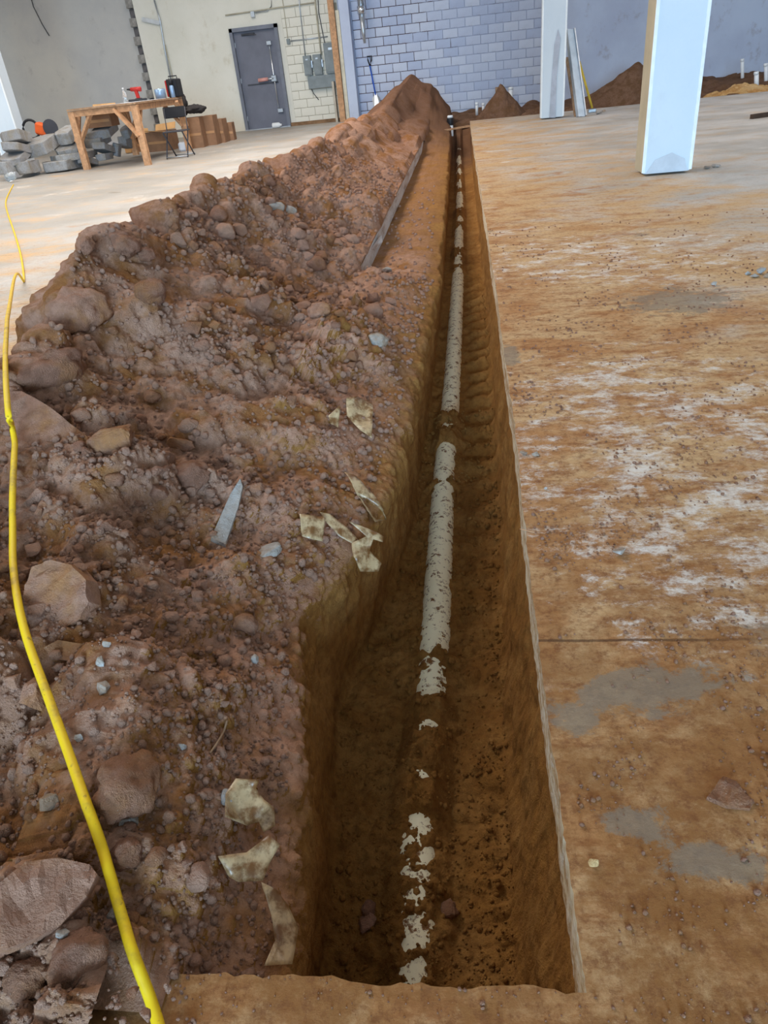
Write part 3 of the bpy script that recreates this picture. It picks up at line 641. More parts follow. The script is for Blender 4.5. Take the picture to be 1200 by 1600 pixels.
# ------------------------------------------------------------------ separate soil heaps by the wall
def heap(name, px, py, y, rx, ry, h, mat, label, skew=0., zb=-.1, seed=1., e=1.2):
    c = atY(px, py, y); n = 90; A, B = np.meshgrid(np.linspace(-1.15, 1.15, n), np.linspace(-1.15, 1.15, n)); rr = np.sqrt(A ** 2 + B ** 2)
    G = np.stack([A * rx, B * ry, A * 0], -1); w = np.clip(1 - rr + .12 * fbm(G + seed, 1.6, 3), 0, 1)
    G[..., 2] = h * w ** e + (w > 0) * (fbm(G + seed, 4, 4) * .06 + cobble(G[..., 0], G[..., 1], .12, .5, int(seed * 9)) * .05) * np.clip(w * 4, 0, 1)
    G[..., 0] += skew * G[..., 2]; G[..., 2] = np.where(w <= 0, -.03, G[..., 2])
    o = link(name, grid_mesh(name, G, mat)); o.location = (c.x, y, zb); return tag(o, label, 'soil heap')
heap('soil_heap', 782, 188, 19.2, .68, .7, .72, DARKSOIL, 'small cone of brown soil beside the trench end', seed=2.)
heap('soil_heap', 972, 162, 20.3, 1.25, .8, .82, DARKSOIL, 'dark brown soil heap behind the nearest pillar', skew=.35, seed=5., e=1.0)
heap('sand_heap', 1158, 153, 19.0, .9, .6, .24, SAND, 'low heap of pale sand below the right pipe stubs', seed=8., e=.8)
m = MB(); m.bar(at(1174, 186) + Vector((0, 0, .03)), at(1230, 178) + Vector((0, 0, .03)), .07, .06); tag(m.build('timber_offcut', plain('dark_timber', (84, 66, 54), .9, .2, 8)), 'dark timber offcut lying on slab at right edge', 'timber')

# ------------------------------------------------------------------ work table, chair and boxes at the left
TA, TB, TC = at(137, 265), at(232, 258), at(213, 242); TD = TB + (TC - TA)
TZ = atY(107, 171, TA.y).z
t = thing('work_table', 'site-made pine work table with diagonal braces beside rubble', 'table', (TA + TD) / 2)
ex, ey = (TB - TA).normalized(), (TC - TA).normalized()
m = MB(); hgt = Vector((0, 0, TZ)); pts = [TA - ex * .06 - ey * .08, TB + ex * .06 - ey * .08, TD + ex * .06 + ey * .08, TC - ex * .06 + ey * .08]
m.prism([p + Vector((0, 0, TZ - .03)) for p in pts], (0, 0, .03)); m.build('tabletop', WOOD2, t)
for a, b_ in ((TA, TB), (TB, TD), (TC, TD), (TA, TC)):
    m = MB(); m.bar(a + Vector((0, 0, TZ - .085)), b_ + Vector((0, 0, TZ - .085)), .04, .10); m.build('apron', WOOD, t)
for p in (TA, TB, TC, TD):
    m = MB(); m.bar(p, p + Vector((0, 0, TZ - .04)), .12, .1); m.build('leg', WOOD, t)
for a, d1 in ((TA, ex), (TB, -ex), (TC, ex), (TD, -ex), (TA, ey), (TB, ey), (TC, -ey), (TD, -ey)):
    m = MB(); m.bar(a + Vector((0, 0, TZ - .55)) - d1.cross(Vector((0, 0, 1))) * .05, a + d1 * .42 + Vector((0, 0, TZ - .07)) - d1.cross(Vector((0, 0, 1))) * .05, .10, .045); m.build('brace', WOOD, t)
def on_table(u, v): return TA + ex * u + ey * v + Vector((0, 0, TZ))
L2 = (TC - TA).length; W2 = (TB - TA).length
m = MB(); p = on_table(.85, 1.0); m.lathe(p, [(.04, 0), (.045, .01), (.045, .16), (.015, .21), (.015, .24)], 12); o = thing('water_bottle', 'clear plastic bottle standing on the work table', 'bottle', p); m.build('bottle', CLEAR, o, True)
m = MB(); m.lathe(p + Vector((0, 0, .24)), [(.018, 0), (.018, .02)], 10); m.build('cap', WHITE, o)
p = on_table(1.02, 1.35); o = thing('cordless_drill', 'dark red cordless drill standing on the work table', 'drill', p)
m = MB(); m.box(p + Vector((0, 0, .03)), (.12, .1, .06), bev=.01); m.build('battery', BLACK, o)
m = MB(); m.bar(p + Vector((0, 0, .05)), p + Vector((-.02, 0, .19)), .05, .06); m.build('handle', RED, o)
m = MB(); m.tube([p + Vector((-.12, 0, .22)), p + Vector((.09, 0, .21))], [.035, .045], 10); m.build('motor_housing', RED, o, True)
m = MB(); m.tube([p + Vector((-.12, 0, .22)), p + Vector((-.2, 0, .225))], [.025, .012], 10); m.build('chuck', BLACK, o, True)
p = on_table(W2 - .15, L2 - .75); m = MB(); m.lathe(p, [(.11, 0), (.11, .17), (.1, .175)], 16); o = thing('tin_can', 'squat blue and silver tin on the work table', 'can', p); m.build('body', TIN, o, True)
m = MB(); m.lathe(p + Vector((0, 0, .172)), [(.1, 0), (.1, .012)], 16); m.build('lid', CHROME, o)
p = on_table(W2 - .02, L2 - .15); o = thing('tool_case', 'black tool case with red side on the work table', 'case', p); m = MB(); m.box(p + Vector((.03, 0, .17)), (.24, .3, .34), bev=.02); m.build('body', BLACK, o)
m = MB(); m.box(p + Vector((-.10, -.02, .17)), (.03, .26, .3), bev=.01); m.build('side_face', RED, o)
m = MB(); m.tube([p + Vector((-.06, 0, .33)), p + Vector((-.06, 0, .39)), p + Vector((.12, 0, .39)), p + Vector((.12, 0, .33))], .012, 6); m.build('handle', BLACK, o)
p = on_table(W2 + .30, L2 + .02); p = TD + Vector((.02, -.35, TZ)); o = thing('spray_can', 'white spray can with black cap at table end', 'can', p); m = MB(); m.lathe(p, [(.04, 0), (.045, .01), (.045, .2), (.03, .23)], 12); m.build('body', TIN, o, True)
m = MB(); m.lathe(p + Vector((0, 0, .23)), [(.04, 0), (.04, .08), (.034, .09)], 12); m.build('cap', BLACK, o, True)
def sheet(corners, name, label, mat, cat, th=.006):
    m = MB(); m.prism(corners, (0, 0, th)); return tag(m.build(name, mat), label, cat)
up = Vector((0, 0, .002))
sheet([on_table(*c) + up for c in ((W2 - .42, .3), (W2 + .0, .35), (W2 + .03, L2 - .95), (W2 - .25, L2 - .95))], 'drawing_sheets', 'white drawing sheets spread over the table right side', PAPER, 'paper')
sheet([on_table(*c) + up for c in ((.3, .5), (.75, .45), (.8, 1.3), (.35, 1.3))], 'paper_sheet', 'white paper sheet under the clear bottle on the table', PAPER, 'paper', .0015)
p = on_table(W2 - .2, .75); m = MB(); m.box(p + Vector((0, 0, .03)), (.35, .12, .04), Matrix.Rotation(.3, 3, 'Z'), bev=.012); tag(m.build('work_gloves', BLACK), 'dark glove bundle lying on the drawing sheets', 'gloves')

# folding chair
t = thing('folding_chair', 'black folding chair standing beside the work table', 'chair', at(288, 246)); K = at(288, 244)
s = 1 / pxm(K.y); w = .22
zt = atY(285, 165, K.y).z; zs = atY(285, 203, K.y).z
m = MB(); m.box(K + Vector((-.02, .02, zt - .10)), (.46, .025, .2), Matrix.Rotation(-.15, 3, 'X'), bev=.01); m.build('backrest', BLACK, t)
m = MB(); m.box(K + Vector((.02, -.2, zs)), (.44, .42, .025), bev=.01); m.build('seat', DKGREY, t)
for sx in (-1, 1):
    m = MB(); m.tube([K + Vector((sx * w, .0, zt - .02)), K + Vector((sx * w, -.08, zs)), K + Vector((sx * w, -.42, .012))], .014, 8); m.build('leg', DKGREY, t, True)
    m = MB(); m.tube([K + Vector((sx * w * .9, -.38, zs - .01)), K + Vector((sx * w * .9, .08, .012))], .014, 8); m.build('leg', DKGREY, t, True)
for dy in (-.42, .08):
    m = MB(); m.tube([K + Vector((-w, dy, .03)), K + Vector((w, dy, .03))], .011, 8); m.build('stretcher', GALV, t, True)

# cardboard boxes
def carton(px, py, y, wpx, hpx, dep, label, rot=0., open_=True, lift=None, flaps=None):
    c = atY(px, py, y); w, h = wpx / pxm(y), hpx / pxm(y); zb = 0 if lift is None else lift
    t = thing('cardboard_box', label, 'box', (c.x, y, zb)); R = Matrix.Rotation(rot, 3, 'Z'); o3 = Vector((c.x, y, zb))
    T = lambda v: o3 + R @ Vector(v); m = MB(); th = .012
    for p_, d_ in (((0, -dep / 2, h / 2), (w, th, h)), ((0, dep / 2, h / 2), (w, th, h)), ((-w / 2, 0, h / 2), (th, dep, h)), ((w / 2, 0, h / 2), (th, dep, h)), ((0, 0, th / 2), (w, dep, th))):
        m.box(T(p_), d_, R)
    if not open_: m.box(T((0, 0, h - th / 2)), (w, dep, th), R)
    m.build('carton', CARD, t)
    if open_:
        for s_ in (-1, 1):
            m = MB(); tilt = random.uniform(.3, .9); e = T((0, s_ * dep / 2, h)); f = T((0, s_ * (dep / 2 + .16 * math.sin(tilt)), h + .16 * math.cos(tilt) * (1 if s_ > 0 else .1)))
            m.bar(e, f, w * .98, .01, rot); m.build('flap', CARD2, t)
    m = MB(); m.box(T((0, -dep / 2 - .008, h * .45)), (w * .9, .004, .05), R); m.build('tape', plain('parcel_tape', (186, 140, 98), .4, .06, 5), t)
    return t
carton(311, 232, 18.2, 30, 52, .45, 'tallest cardboard box in the row behind the chair', .1, False)
carton(336, 229, 18.7, 20, 50, .45, 'second tall cardboard box in row toward the door', .05, False)
carton(351, 226, 19.2, 15, 40, .4, 'third cardboard box in row, narrower, toward the door', .0, False)
carton(364, 222, 19.7, 12, 30, .35, 'smallest cardboard box ending the row nearest the door', .1, False)
carton(258, 236, 18.4, 46, 34, .5, 'open cardboard box with raised flaps behind the chair', -.1, True)
carton(225, 237, 18.9, 28, 26, .45, 'brown open cardboard box behind the table leg', .2, True)
carton(164, 200, 16.15, 46, 24, .45, 'open cardboard box resting on the broken concrete stack', .05, True, lift=atY(158, 198.5, 16.1).z)
m = MB(); p = at(287, 236); m.box(p + Vector((0, 0, .09)), (.18, .14, .18), Matrix.Rotation(.3, 3, 'Z'), bev=.03); tag(m.build('paper_bag', PAPER), 'small white bag on floor behind the folding chair', 'bag')
m = MB(); p = at(200, 240); m.box(p + Vector((.0, .1, .07)), (.14, .2, .12), Matrix.Rotation(.2, 3, 'Z'), bev=.01); tag(m.build('wood_block', CARD2), 'small yellow wood block on floor behind the table', 'wood block')
p = atY(305, 172, 18.2); o = thing('jacket', 'dark jacket bundled on top of the tallest cardboard box', 'jacket', p)
def blob(c, d, seed, sub=3, amp=.25):
    bm = bmesh.new(); bmesh.ops.create_icosphere(bm, subdivisions=sub, radius=1); co = np.array([v.co[:] for v in bm.verts]); k = 1 + amp * fbm(co + seed * 3.7, 1.3, 3)
    for v, s_ in zip(bm.verts, k): v.co = Vector((v.co.x * d[0] * s_ + c[0], v.co.y * d[1] * s_ + c[1], v.co.z * d[2] * s_ + c[2]))
    b_ = MB(); b_.bm.free(); b_.bm = bm; return b_
blob(p + Vector((0, 0, .02)), (.22, .2, .09), 3, 4, .7).build('body', CLOTH, o, True); blob(p + Vector((-.25, 0, .10)), (.10, .12, .22), 5, 4, .7).build('sleeve', CLOTH, o, True)

# concrete saw on the rubble
p = atY(70, 212, 15.9); o = thing('concrete_saw', 'orange and black handheld concrete saw lying on the rubble', 'saw', p)
m = MB(); m.box(p + Vector((.0, 0, .12)), (.26, .2, .22), Matrix.Rotation(.3, 3, 'Y'), bev=.03); m.build('body', ORANGE, o)
m = MB(); m.tube([p + Vector((-.22 + .17 * math.cos(a_), -.05, .14 + .17 * math.sin(a_))) for a_ in np.linspace(.2, 6.1, 18)], .025, 8); m.build('front_handle', BLACK, o, True)
m = MB(); m.box(p + Vector((.16, 0, .16)), (.22, .16, .2), Matrix.Rotation(-.3, 3, 'Y'), bev=.04); m.build('engine_cover', BLACK, o)
m = MB(); m.lathe(p + Vector((.24, -.12, .13)), [(.16, 0), (.16, .012), (.04, .014)], 20, Matrix.Rotation(math.radians(90), 3, 'X')); m.build('blade_guard', DKGREY, o)

# broken concrete slabs: each an irregular slab of its own
def concrete_piece(px0, px1, py0, py1, y, dep, tilt, label, mat=RUBBLE, seed=0):
    rnd = random.Random(seed * 13 + 5); c = atY((px0 + px1) / 2, (py0 + py1) / 2, y); w = (px1 - px0) / pxm(y) * 1.02; h = max(.05, (py1 - py0) / pxm(y) * .96)
    n = 9; pts = []
    for k in range(n):
        a_ = 2 * math.pi * k / n; r_ = 1 / max(abs(math.cos(a_)), abs(math.sin(a_))) * rnd.uniform(.80, 1.0); pts.append((r_ * math.cos(a_) * w / 2, r_ * math.sin(a_) * dep / 2))
    bm = bmesh.new(); top = [bm.verts.new((x, y_, h / 2 + rnd.uniform(-.008, .008))) for x, y_ in pts]; bot = [bm.verts.new((x * rnd.uniform(.9, 1.03), y_ * rnd.uniform(.9, 1.03), -h / 2)) for x, y_ in pts]
    bm.faces.new(top); bm.faces.new(bot[::-1])
    for k in range(n): bm.faces.new((top[k], bot[k], bot[(k + 1) % n], top[(k + 1) % n]))
    bmesh.ops.bevel(bm, geom=list(bm.edges), offset=.012, segments=1, affect='EDGES')
    R = Matrix.Rotation(tilt, 3, 'Y') @ Matrix.Rotation(rnd.uniform(-.3, .3), 3, 'X') @ Matrix.Rotation(rnd.uniform(-.15, .15), 3, 'Z')
    for v in bm.verts: v.co = R @ v.co
    b_ = MB(); b_.bm.free(); b_.bm = bm; o = b_.build('concrete_slab_piece', mat); o.location = c; return tag(o, label, 'concrete piece', 'broken slab pieces stacked at left')
PCS = [(0, 48, 206, 226, 15.0, .7, -.12, 'tilted light slab piece topping the leftmost rubble stack'), (6, 50, 225, 240, 14.8, .8, .02, 'flat slab piece second in the leftmost rubble stack'),
 (-5, 52, 238, 252, 14.7, .8, .0, 'flat slab piece third in the leftmost rubble stack'), (-8, 30, 250, 274, 14.4, .6, .05, 'thick rounded slab block at lower left of rubble'),
 (28, 60, 250, 273, 14.7, .6, -.05, 'dark thick slab block between leftmost stack and curved piece'), (30, 92, 216, 240, 15.3, .8, -.1, 'wide slab piece below the concrete saw'),
 (86, 124, 200, 222, 15.7, .6, -.08, 'thick slab piece behind the front left table leg'), (128, 186, 199, 214, 16.1, .7, -.05, 'long thin slab piece carrying the open cardboard box'),
 (84, 136, 225, 241, 15.6, .7, -.02, 'slab piece in the middle of the stack by the table leg'), (72, 158, 238, 251, 15.5, .8, -.03, 'longest slab piece near the bottom of the stack'),
 (58, 128, 249, 268, 15.2, .7, -.03, 'broad curved slab piece lying on floor before the stack'), (128, 172, 212, 228, 16.0, .7, .0, 'grey slab piece under the long thin one beneath table'),
 (146, 178, 226, 238, 15.9, .6, .05, 'small slab piece inside the table legs, upper'), (150, 176, 239, 251, 15.8, .5, -.05, 'small bluish slab piece on floor beneath the table'),
 (120, 152, 247, 258, 15.4, .5, .0, 'small grey slab piece behind the front left table foot'), (174, 190, 222, 246, 16.2, .3, .3, 'upright pale slab fragment leaning beneath the table'),
 (184, 206, 214, 232, 17.0, .5, .0, 'dark slab block in shade beneath the table')]
for i, a in enumerate(PCS): concrete_piece(*a[:7], a[7], RUBBLE, i)
for k, (x0, x1, y0, y1, lb) in enumerate(((32, 62, 272, 280, 'thin slab chip under the dark thick block'), (188, 206, 198, 214, 'upper dark slab block beside the open cardboard box'))):
    concrete_piece(x0, x1, y0, y1, 14.9 if k == 0 else 17.0, .4, 0, lb, RUBBLE, 40 + k)
p = at(18, 285); o = thing('glass_jar', 'clear jar lying on floor at the cord end', 'jar', p); m = MB(); m.lathe(p + Vector((-.07, 0, .075)), [(.06, 0), (.07, .01), (.07, .16), (.05, .19), (.05, .21)], 14, Matrix.Rotation(math.radians(78), 3, 'Y')); m.build('body', CLEAR, o, True)
m = MB(); m.lathe(p + Vector((.14, 0, .118)), [(.055, 0), (.055, .025)], 14, Matrix.Rotation(math.radians(78), 3, 'Y')); m.build('lid', GALV, o)
# ---DETAILS---
# ------------------------------------------------------------------ ground surface for resting things on
floor_o = bpy.data.objects['floor']
BV = bvh_of([spoil, trench, floor_o]); EYE = Vector((0, 0, H))
def hit(px, py):
    d = Vector(ray(px, py)).normalized(); loc, n, i, dist = BV.ray_cast(EYE, d)
    if n.z < 0: n = -n
    return loc, n, dist
def ground_z(x, y):
    loc, n, i, dd = BV.ray_cast(Vector((x, y, 3)), Vector((0, 0, -1))); return loc.z if loc else 0
def mpp(loc): return (Vector(loc) - EYE).dot(fwd_w) / F            # metres per pixel at a point
fwd_w = Vector(ray(600, 800)).normalized()

# ------------------------------------------------------------------ buried drain pipe
m = MB(); ys = np.geomspace(.56, 16.4, 90); m.tube([(float(np.interp(y, Yj, pipeX)), y, float(np.interp(y, Yj, ptop)) - PIPER) for y in ys], PIPER, 20)
tag(m.build('drain_pipe', PVC, None, True), 'white drain pipe half buried along the trench floor', 'pipe')

# ------------------------------------------------------------------ rocks and clods
def lump_mesh(name, seed, mat, kind):
    bm = bmesh.new(); rnd = np.random.default_rng(seed)
    if kind == 'clod':
        bmesh.ops.create_icosphere(bm, subdivisions=4 if seed >= 100 else 3, radius=1); co = np.array([v.co[:] for v in bm.verts]); k = 1 + .45 * fbm(co + seed * 5.3, 1.0, 2) - .22 * np.abs(fbm(co + seed * 2.1, 2.2, 4)) + (.12 * cobble(co[:, 0] * 2 + co[:, 2], co[:, 1] * 2 - co[:, 2], .34, .6, seed) if seed >= 100 else 0)
        for v, s_ in zip(bm.verts, k): v.co *= s_
    else:
        pts_ = rnd.normal(size=(16 if kind == 'rock' else 11, 3)); pts_ /= np.linalg.norm(pts_, axis=1)[:, None]; pts_ *= rnd.uniform(.82, 1.05, (len(pts_), 1))
        for p_ in pts_: bm.verts.new(p_)
        r_ = bmesh.ops.convex_hull(bm, input=list(bm.verts)); bmesh.ops.delete(bm, geom=list({g for g in r_['geom_interior'] + r_['geom_unused'] if isinstance(g, bmesh.types.BMVert)}), context='VERTS')
        bmesh.ops.bevel(bm, geom=list(bm.edges), offset=.10, segments=1, affect='EDGES', clamp_overlap=True); bmesh.ops.triangulate(bm, faces=bm.faces)
        bmesh.ops.subdivide_edges(bm, edges=list(bm.edges), cuts=3 if 100 <= seed < 300 else 1, use_grid_fill=True); co = np.array([v.co[:] for v in bm.verts]); k = 1 + .10 * fbm(co + seed, 2.4, 3) + .06 * fbm(co + seed, 7, 3)
        for v, s_ in zip(bm.verts, k): v.co *= s_
    bmesh.ops.recalc_face_normals(bm, faces=bm.faces); me = bpy.data.meshes.new(name); bm.to_mesh(me); bm.free()
    if kind == 'clod': me.shade_smooth()
    me.materials.append(mat); return me
CLODS = [lump_mesh('dirt_clod', i, CLOD, 'clod') for i in range(7)] + [lump_mesh('dirt_clod', i + 20, CLOD, 'rock') for i in range(7)]
def lump(name, me, loc, n, size, label, cat, group=None, sink=.25, spin=None, rnd=random):
    o = link(name, me); q = n.to_track_quat('Z', 'Y').to_matrix() @ Matrix.Rotation(rnd.uniform(0, 6.28) if spin is None else spin, 3, 'Z')
    o.matrix_world = Matrix.Translation(Vector(loc) + n * size[2] * (1 - 2 * sink)) @ q.to_4x4() @ Matrix.Diagonal((*size, 1)); return tag(o, label, cat, group)
# (pixel, width, height in pixels, kind, material, label)
ROCKS = [
 (122, 486, 88, 58, 'clod', STONE, 'large smooth grey-brown boulder near the crest of the soil pile'),
 (128, 385, 40, 40, 'rock', CLOD, 'angular dark clod perched at left end of pile crest'),
 (192, 382, 52, 36, 'clod', CLOD, 'rounded reddish clod perched on the pile crest'),
 (228, 398, 28, 20, 'clod', CLOD, 'small orange-red clod below the rounded crest clod'),
 (236, 458, 54, 44, 'clod', CLOD, 'lumpy brown clod in middle of the upper pile'),
 (88, 584, 104, 62, 'clod', CLOD, 'very large crumbly clod beside cord on upper left pile'),
 (178, 685, 96, 52, 'rock', STONE, 'flat-topped brown rock in hollow right of the cord'),
 (280, 694, 52, 30, 'rock', STONE, 'oblong brown stone right of the flat-topped rock'),
 (300, 742, 62, 46, 'clod', CLOD, 'rounded orange-brown clod left of the grey slab sliver'),
 (172, 822, 28, 32, 'rock', CLOD, 'upright brown clod in the ochre patch below big slab'),
 (70, 1078, 70, 58, 'rock', STONE, 'mauve rock under the cord below the elongated stone'),
 (80, 1253, 42, 30, 'rock', PALE, 'pale blue-grey stone left of the cord'),
 (176, 1430, 24, 36, 'rock', PALE, 'pale upright stone chip touching the cord'),
 (98, 1458, 26, 18, 'rock', PALE, 'small white stone beneath the big near slab rock'),
 (205, 1280, 40, 26, 'rock', PALE, 'bluish stone chip right of the cord'),
 (157, 1033, 22, 22, 'rock', PALE, 'white tipped stone at end of the elongated stone'),
 (168, 1006, 16, 16, 'rock', PALE, 'tiny blue-white pebble above the elongated stone'),
 (235, 1040, 26, 26, 'rock', STONE, 'round tan pebble in gravel right of the cord'),
 (192, 941, 20, 20, 'clod', STONE, 'round grey pebble right of the big slab rock'),
 (211, 992, 26, 18, 'rock', STONE, 'oval mauve pebble near the tiny blue-white pebble'),
 (162, 1073, 34, 16, 'rock', PALE, 'flat pale stone below the white tipped stone'),
 (22, 1060, 40, 36, 'rock', STONE, 'grey stone at left edge beside the cord'),
 (126, 1152, 20, 18, 'rock', PALE, 'small blue stone right of the cord on dark soil'),
 (195, 1225, 110, 56, 'clod', CLOD, 'broad crumbly clod right of the cord in foreground'),
 (200, 1330, 50, 46, 'clod', CLOD, 'crumbly clod right of the cord beside big slab rock'),
 (120, 1490, 90, 70, 'clod', CLOD, 'broken crumbly clod at the slab corner'),
 (45, 1520, 70, 50, 'clod', CLOD, 'low crumbly clod in the bottom left corner'),
 (500, 486, 36, 22, 'clod', STONE, 'smooth pale brown stone in middle of pile'),
 (477, 492, 26, 14, 'clod', STONE, 'small stone touching the smooth pale brown stone'),
 (410, 443, 28, 16, 'rock', STONE, 'flat grey stone on the middle pile slope'),
 (590, 532, 36, 22, 'clod', PALE, 'bluish rounded stone near the trench lip'),
 (604, 424, 22, 14, 'rock', PALE, 'pale squared chip on the ledge below the cut slab'),
 (570, 545, 16, 12, 'rock', STONE, 'small stone left of the bluish rounded stone'),
 (536, 363, 16, 15, 'clod', CLOD, 'round clod on the upper pile near the cut slab edge'),
 (430, 322, 40, 18, 'rock', PALE, 'grey concrete lump on the upper pile slope'),
 (452, 330, 30, 18, 'rock', PALE, 'second grey concrete lump on the upper pile slope'),
 (286, 1164, 14, 30, 'rock', PALE, 'thin white chip in the bank beside the trench'),
 (328, 1125, 20, 18, 'rock', STONE, 'grey stone in bank above the root'),
 (420, 860, 56, 26, 'rock', PALE, 'grey concrete fragment in bank below the slab sliver'),
 (402, 765, 30, 24, 'rock', STONE, 'tan stone right of the grey slab sliver'),
 (398, 1030, 16, 18, 'rock', PALE, 'small white chip on the trench lip'),
 (352, 1246, 34, 26, 'rock', PALE, 'grey stone stuck at the torn film in the near bank'),
 (575, 1440, 40, 22, 'rock', STONE, 'stone lying on the trench floor left of the pipe'),
 (575, 1420, 26, 22, 'clod', CLOD, 'clod touching the stone on the trench floor'),
 (700, 1420, 30, 26, 'clod', CLOD, 'dark clod on the trench floor right of the pipe'),
]
for i, (px, py, w, h, kind, mat, lb) in enumerate(ROCKS):
    loc, n, dd = hit(px, py + h * .15); k = mpp(loc); me = lump_mesh('rock', 100 + i, mat, kind); a = w * k / 2
    hz = min(max(h * k / 2 * .95, a * .35), a * 1.5)
    lump('rock' if kind == 'rock' else 'dirt_clod', me, loc, (n * .6 + Vector((0, 0, .5))).normalized(), (a, a * .85, hz), lb, 'rock' if mat is not CLOD else 'dirt clod', None, .30, 0.)
# traced flat rocks: outline on a plane lying on the pile, extruded into it
def flat_rock(outline, thick, label, mat, tilt=.55, lift=.02, seed=1, name='flat_rock', cat='rock', nn=None):
    amp = .1 if name == 'slab_sliver' else 1.
    cx, cy = np.mean([o_[0] for o_ in outline]), np.mean([o_[1] for o_ in outline]); loc, n, dd = hit(max(4, cx), cy)
    tocam = (EYE - loc).normalized(); n = nn or (n * (1 - tilt) + Vector((0, 0, 1)) * .35 + tocam * tilt).normalized(); base = loc + n * lift; P_ = []
    for px, py in outline:
        d_ = Vector(ray(px, py)); t_ = (base - EYE).dot(n) / d_.dot(n); t_ = min(t_, (hit(px, py)[2] - .012) / d_.length) if amp < 1 else t_; P_.append(EYE + d_ * t_)
    bm = bmesh.new(); c_ = sum(P_, Vector()) / len(P_); top = [bm.verts.new(p_) for p_ in P_]; f = bm.faces.new(top)
    r_ = bmesh.ops.extrude_face_region(bm, geom=[f]); vs = [g for g in r_['geom'] if isinstance(g, bmesh.types.BMVert)]
    for v in vs: v.co += -n * thick + (v.co - c_) * .06
    bmesh.ops.triangulate(bm, faces=bm.faces); bmesh.ops.subdivide_edges(bm, edges=list(bm.edges), cuts=3, use_grid_fill=True)
    co = np.array([v.co[:] for v in bm.verts]); s_ = max((p_ - c_).length for p_ in P_); k = fbm(co + seed, 2.2 / s_, 4) * s_ * .16 * amp + fbm(co + seed, 9 / s_, 3) * s_ * .03 * amp
    for v, q_ in zip(bm.verts, k): v.co += n * float(q_)
    bmesh.ops.recalc_face_normals(bm, faces=bm.faces); b_ = MB(); b_.bm.free(); b_.bm = bm; o = b_.build(name, mat, None, False, c_); return tag(o, label, cat)
flat_rock([(50, 886), (80, 875), (110, 882), (132, 905), (137, 940), (125, 966), (95, 985), (62, 1010), (45, 1000), (38, 950), (40, 915)], .05, 'big mauve slab-shaped rock beside the cord, left edge', STONE, .5, .02, 3)
flat_rock([(-40, 1420), (0, 1380), (40, 1345), (90, 1340), (140, 1350), (152, 1366), (135, 1400), (95, 1445), (65, 1462), (12, 1482), (-30, 1480)], .035, 'largest flat rock, at bottom left beside the cord', STONE, .5, .03, 7)
flat_rock([(68, 1012), (90, 1000), (140, 1008), (158, 1025), (150, 1037), (120, 1034), (80, 1029)], .03, 'elongated pale mauve stone right of the cord', STONE, .4, .02, 9)
flat_rock([(-30, 612), (30, 606), (82, 640), (135, 680), (140, 702), (108, 742), (60, 770), (0, 748), (-40, 720)], .07, 'wide dusty mauve slab of hard earth under the cord', STONE, .45, .01, 12)
flat_rock([(375, 748), (379, 760), (372, 792), (352, 850), (330, 840), (342, 812), (360, 772)], .015, 'grey triangular sliver of the cut slab edge showing in bank', PALE, .85, .012, 15, 'slab_sliver', 'concrete piece')
flat_rock([(580, 388), (596, 366), (598, 378), (586, 392)], .03, 'small grey broken end of the cut slab above the ledge', CUT, .6, .03, 16, 'slab_sliver', 'concrete piece')

# ------------------------------------------------------------------ yellow extension cord
def catmull(pts, k=8):
    out = []
    for i in range(len(pts) - 1):
        p0, p1, p2, p3 = pts[max(i - 1, 0)], pts[i], pts[i + 1], pts[min(i + 2, len(pts) - 1)]
        for t_ in np.linspace(0, 1, k, endpoint=False): out.append(.5 * ((2 * p1) + (p2 - p0) * t_ + (2 * p0 - 5 * p1 + 4 * p2 - p3) * t_ ** 2 + (3 * p1 - p0 - 3 * p2 + p3) * t_ ** 3))
    return out + [pts[-1]]
CP = [(262, 1650), (250, 1602), (235, 1555), (215, 1500), (198, 1440), (180, 1375), (160, 1315), (138, 1258), (110, 1180), (82, 1100), (56, 1030), (36, 960), (28, 895), (27, 825), (29, 750), (26, 680), (21, 625), (39, 462), (38, 435), (33, 400), (22, 362), (11, 330), (10, 312), (22, 288)]
BV0 = BV; bpy.context.view_layer.update(); BV = bvh_of([spoil, trench, floor_o] + [o for o in bpy.data.objects if o.name.startswith(('rock', 'dirt_clod', 'flat_rock'))])
RC = .0085; pts = []
for c in CP:
    q = hit(*c)[0]
    if not pts or q.y > pts[-1].y + .03: pts.append(q)
pts = catmull(pts, 10); sx_, sy_ = smooth1(np.array([p.x for p in pts]), 3), smooth1(np.array([p.y for p in pts]), 3); pts = [Vector((a_, b_, 0)) for a_, b_ in zip(sx_, sy_)]
zz = np.array([max(ground_z(p.x + ox, p.y + oy) for ox, oy in ((-.012, 0), (0, 0), (.012, 0), (0, .012), (0, -.012))) for p in pts])
zm = np.max([np.pad(zz, 6, mode='edge')[k:k + len(zz)] for k in range(13)], 0); zz = smooth1(zm, 6)
pts = [Vector((p.x, p.y, z_ + RC)) for p, z_ in zip(pts, zz)]; CORDP = np.array([p[:] for p in pts])
m = MB(); m.tube(pts, RC, 10); tag(m.build('extension_cord', CORD, None, True), 'long yellow extension cord trailing over the soil pile', 'cord')
BV = BV0

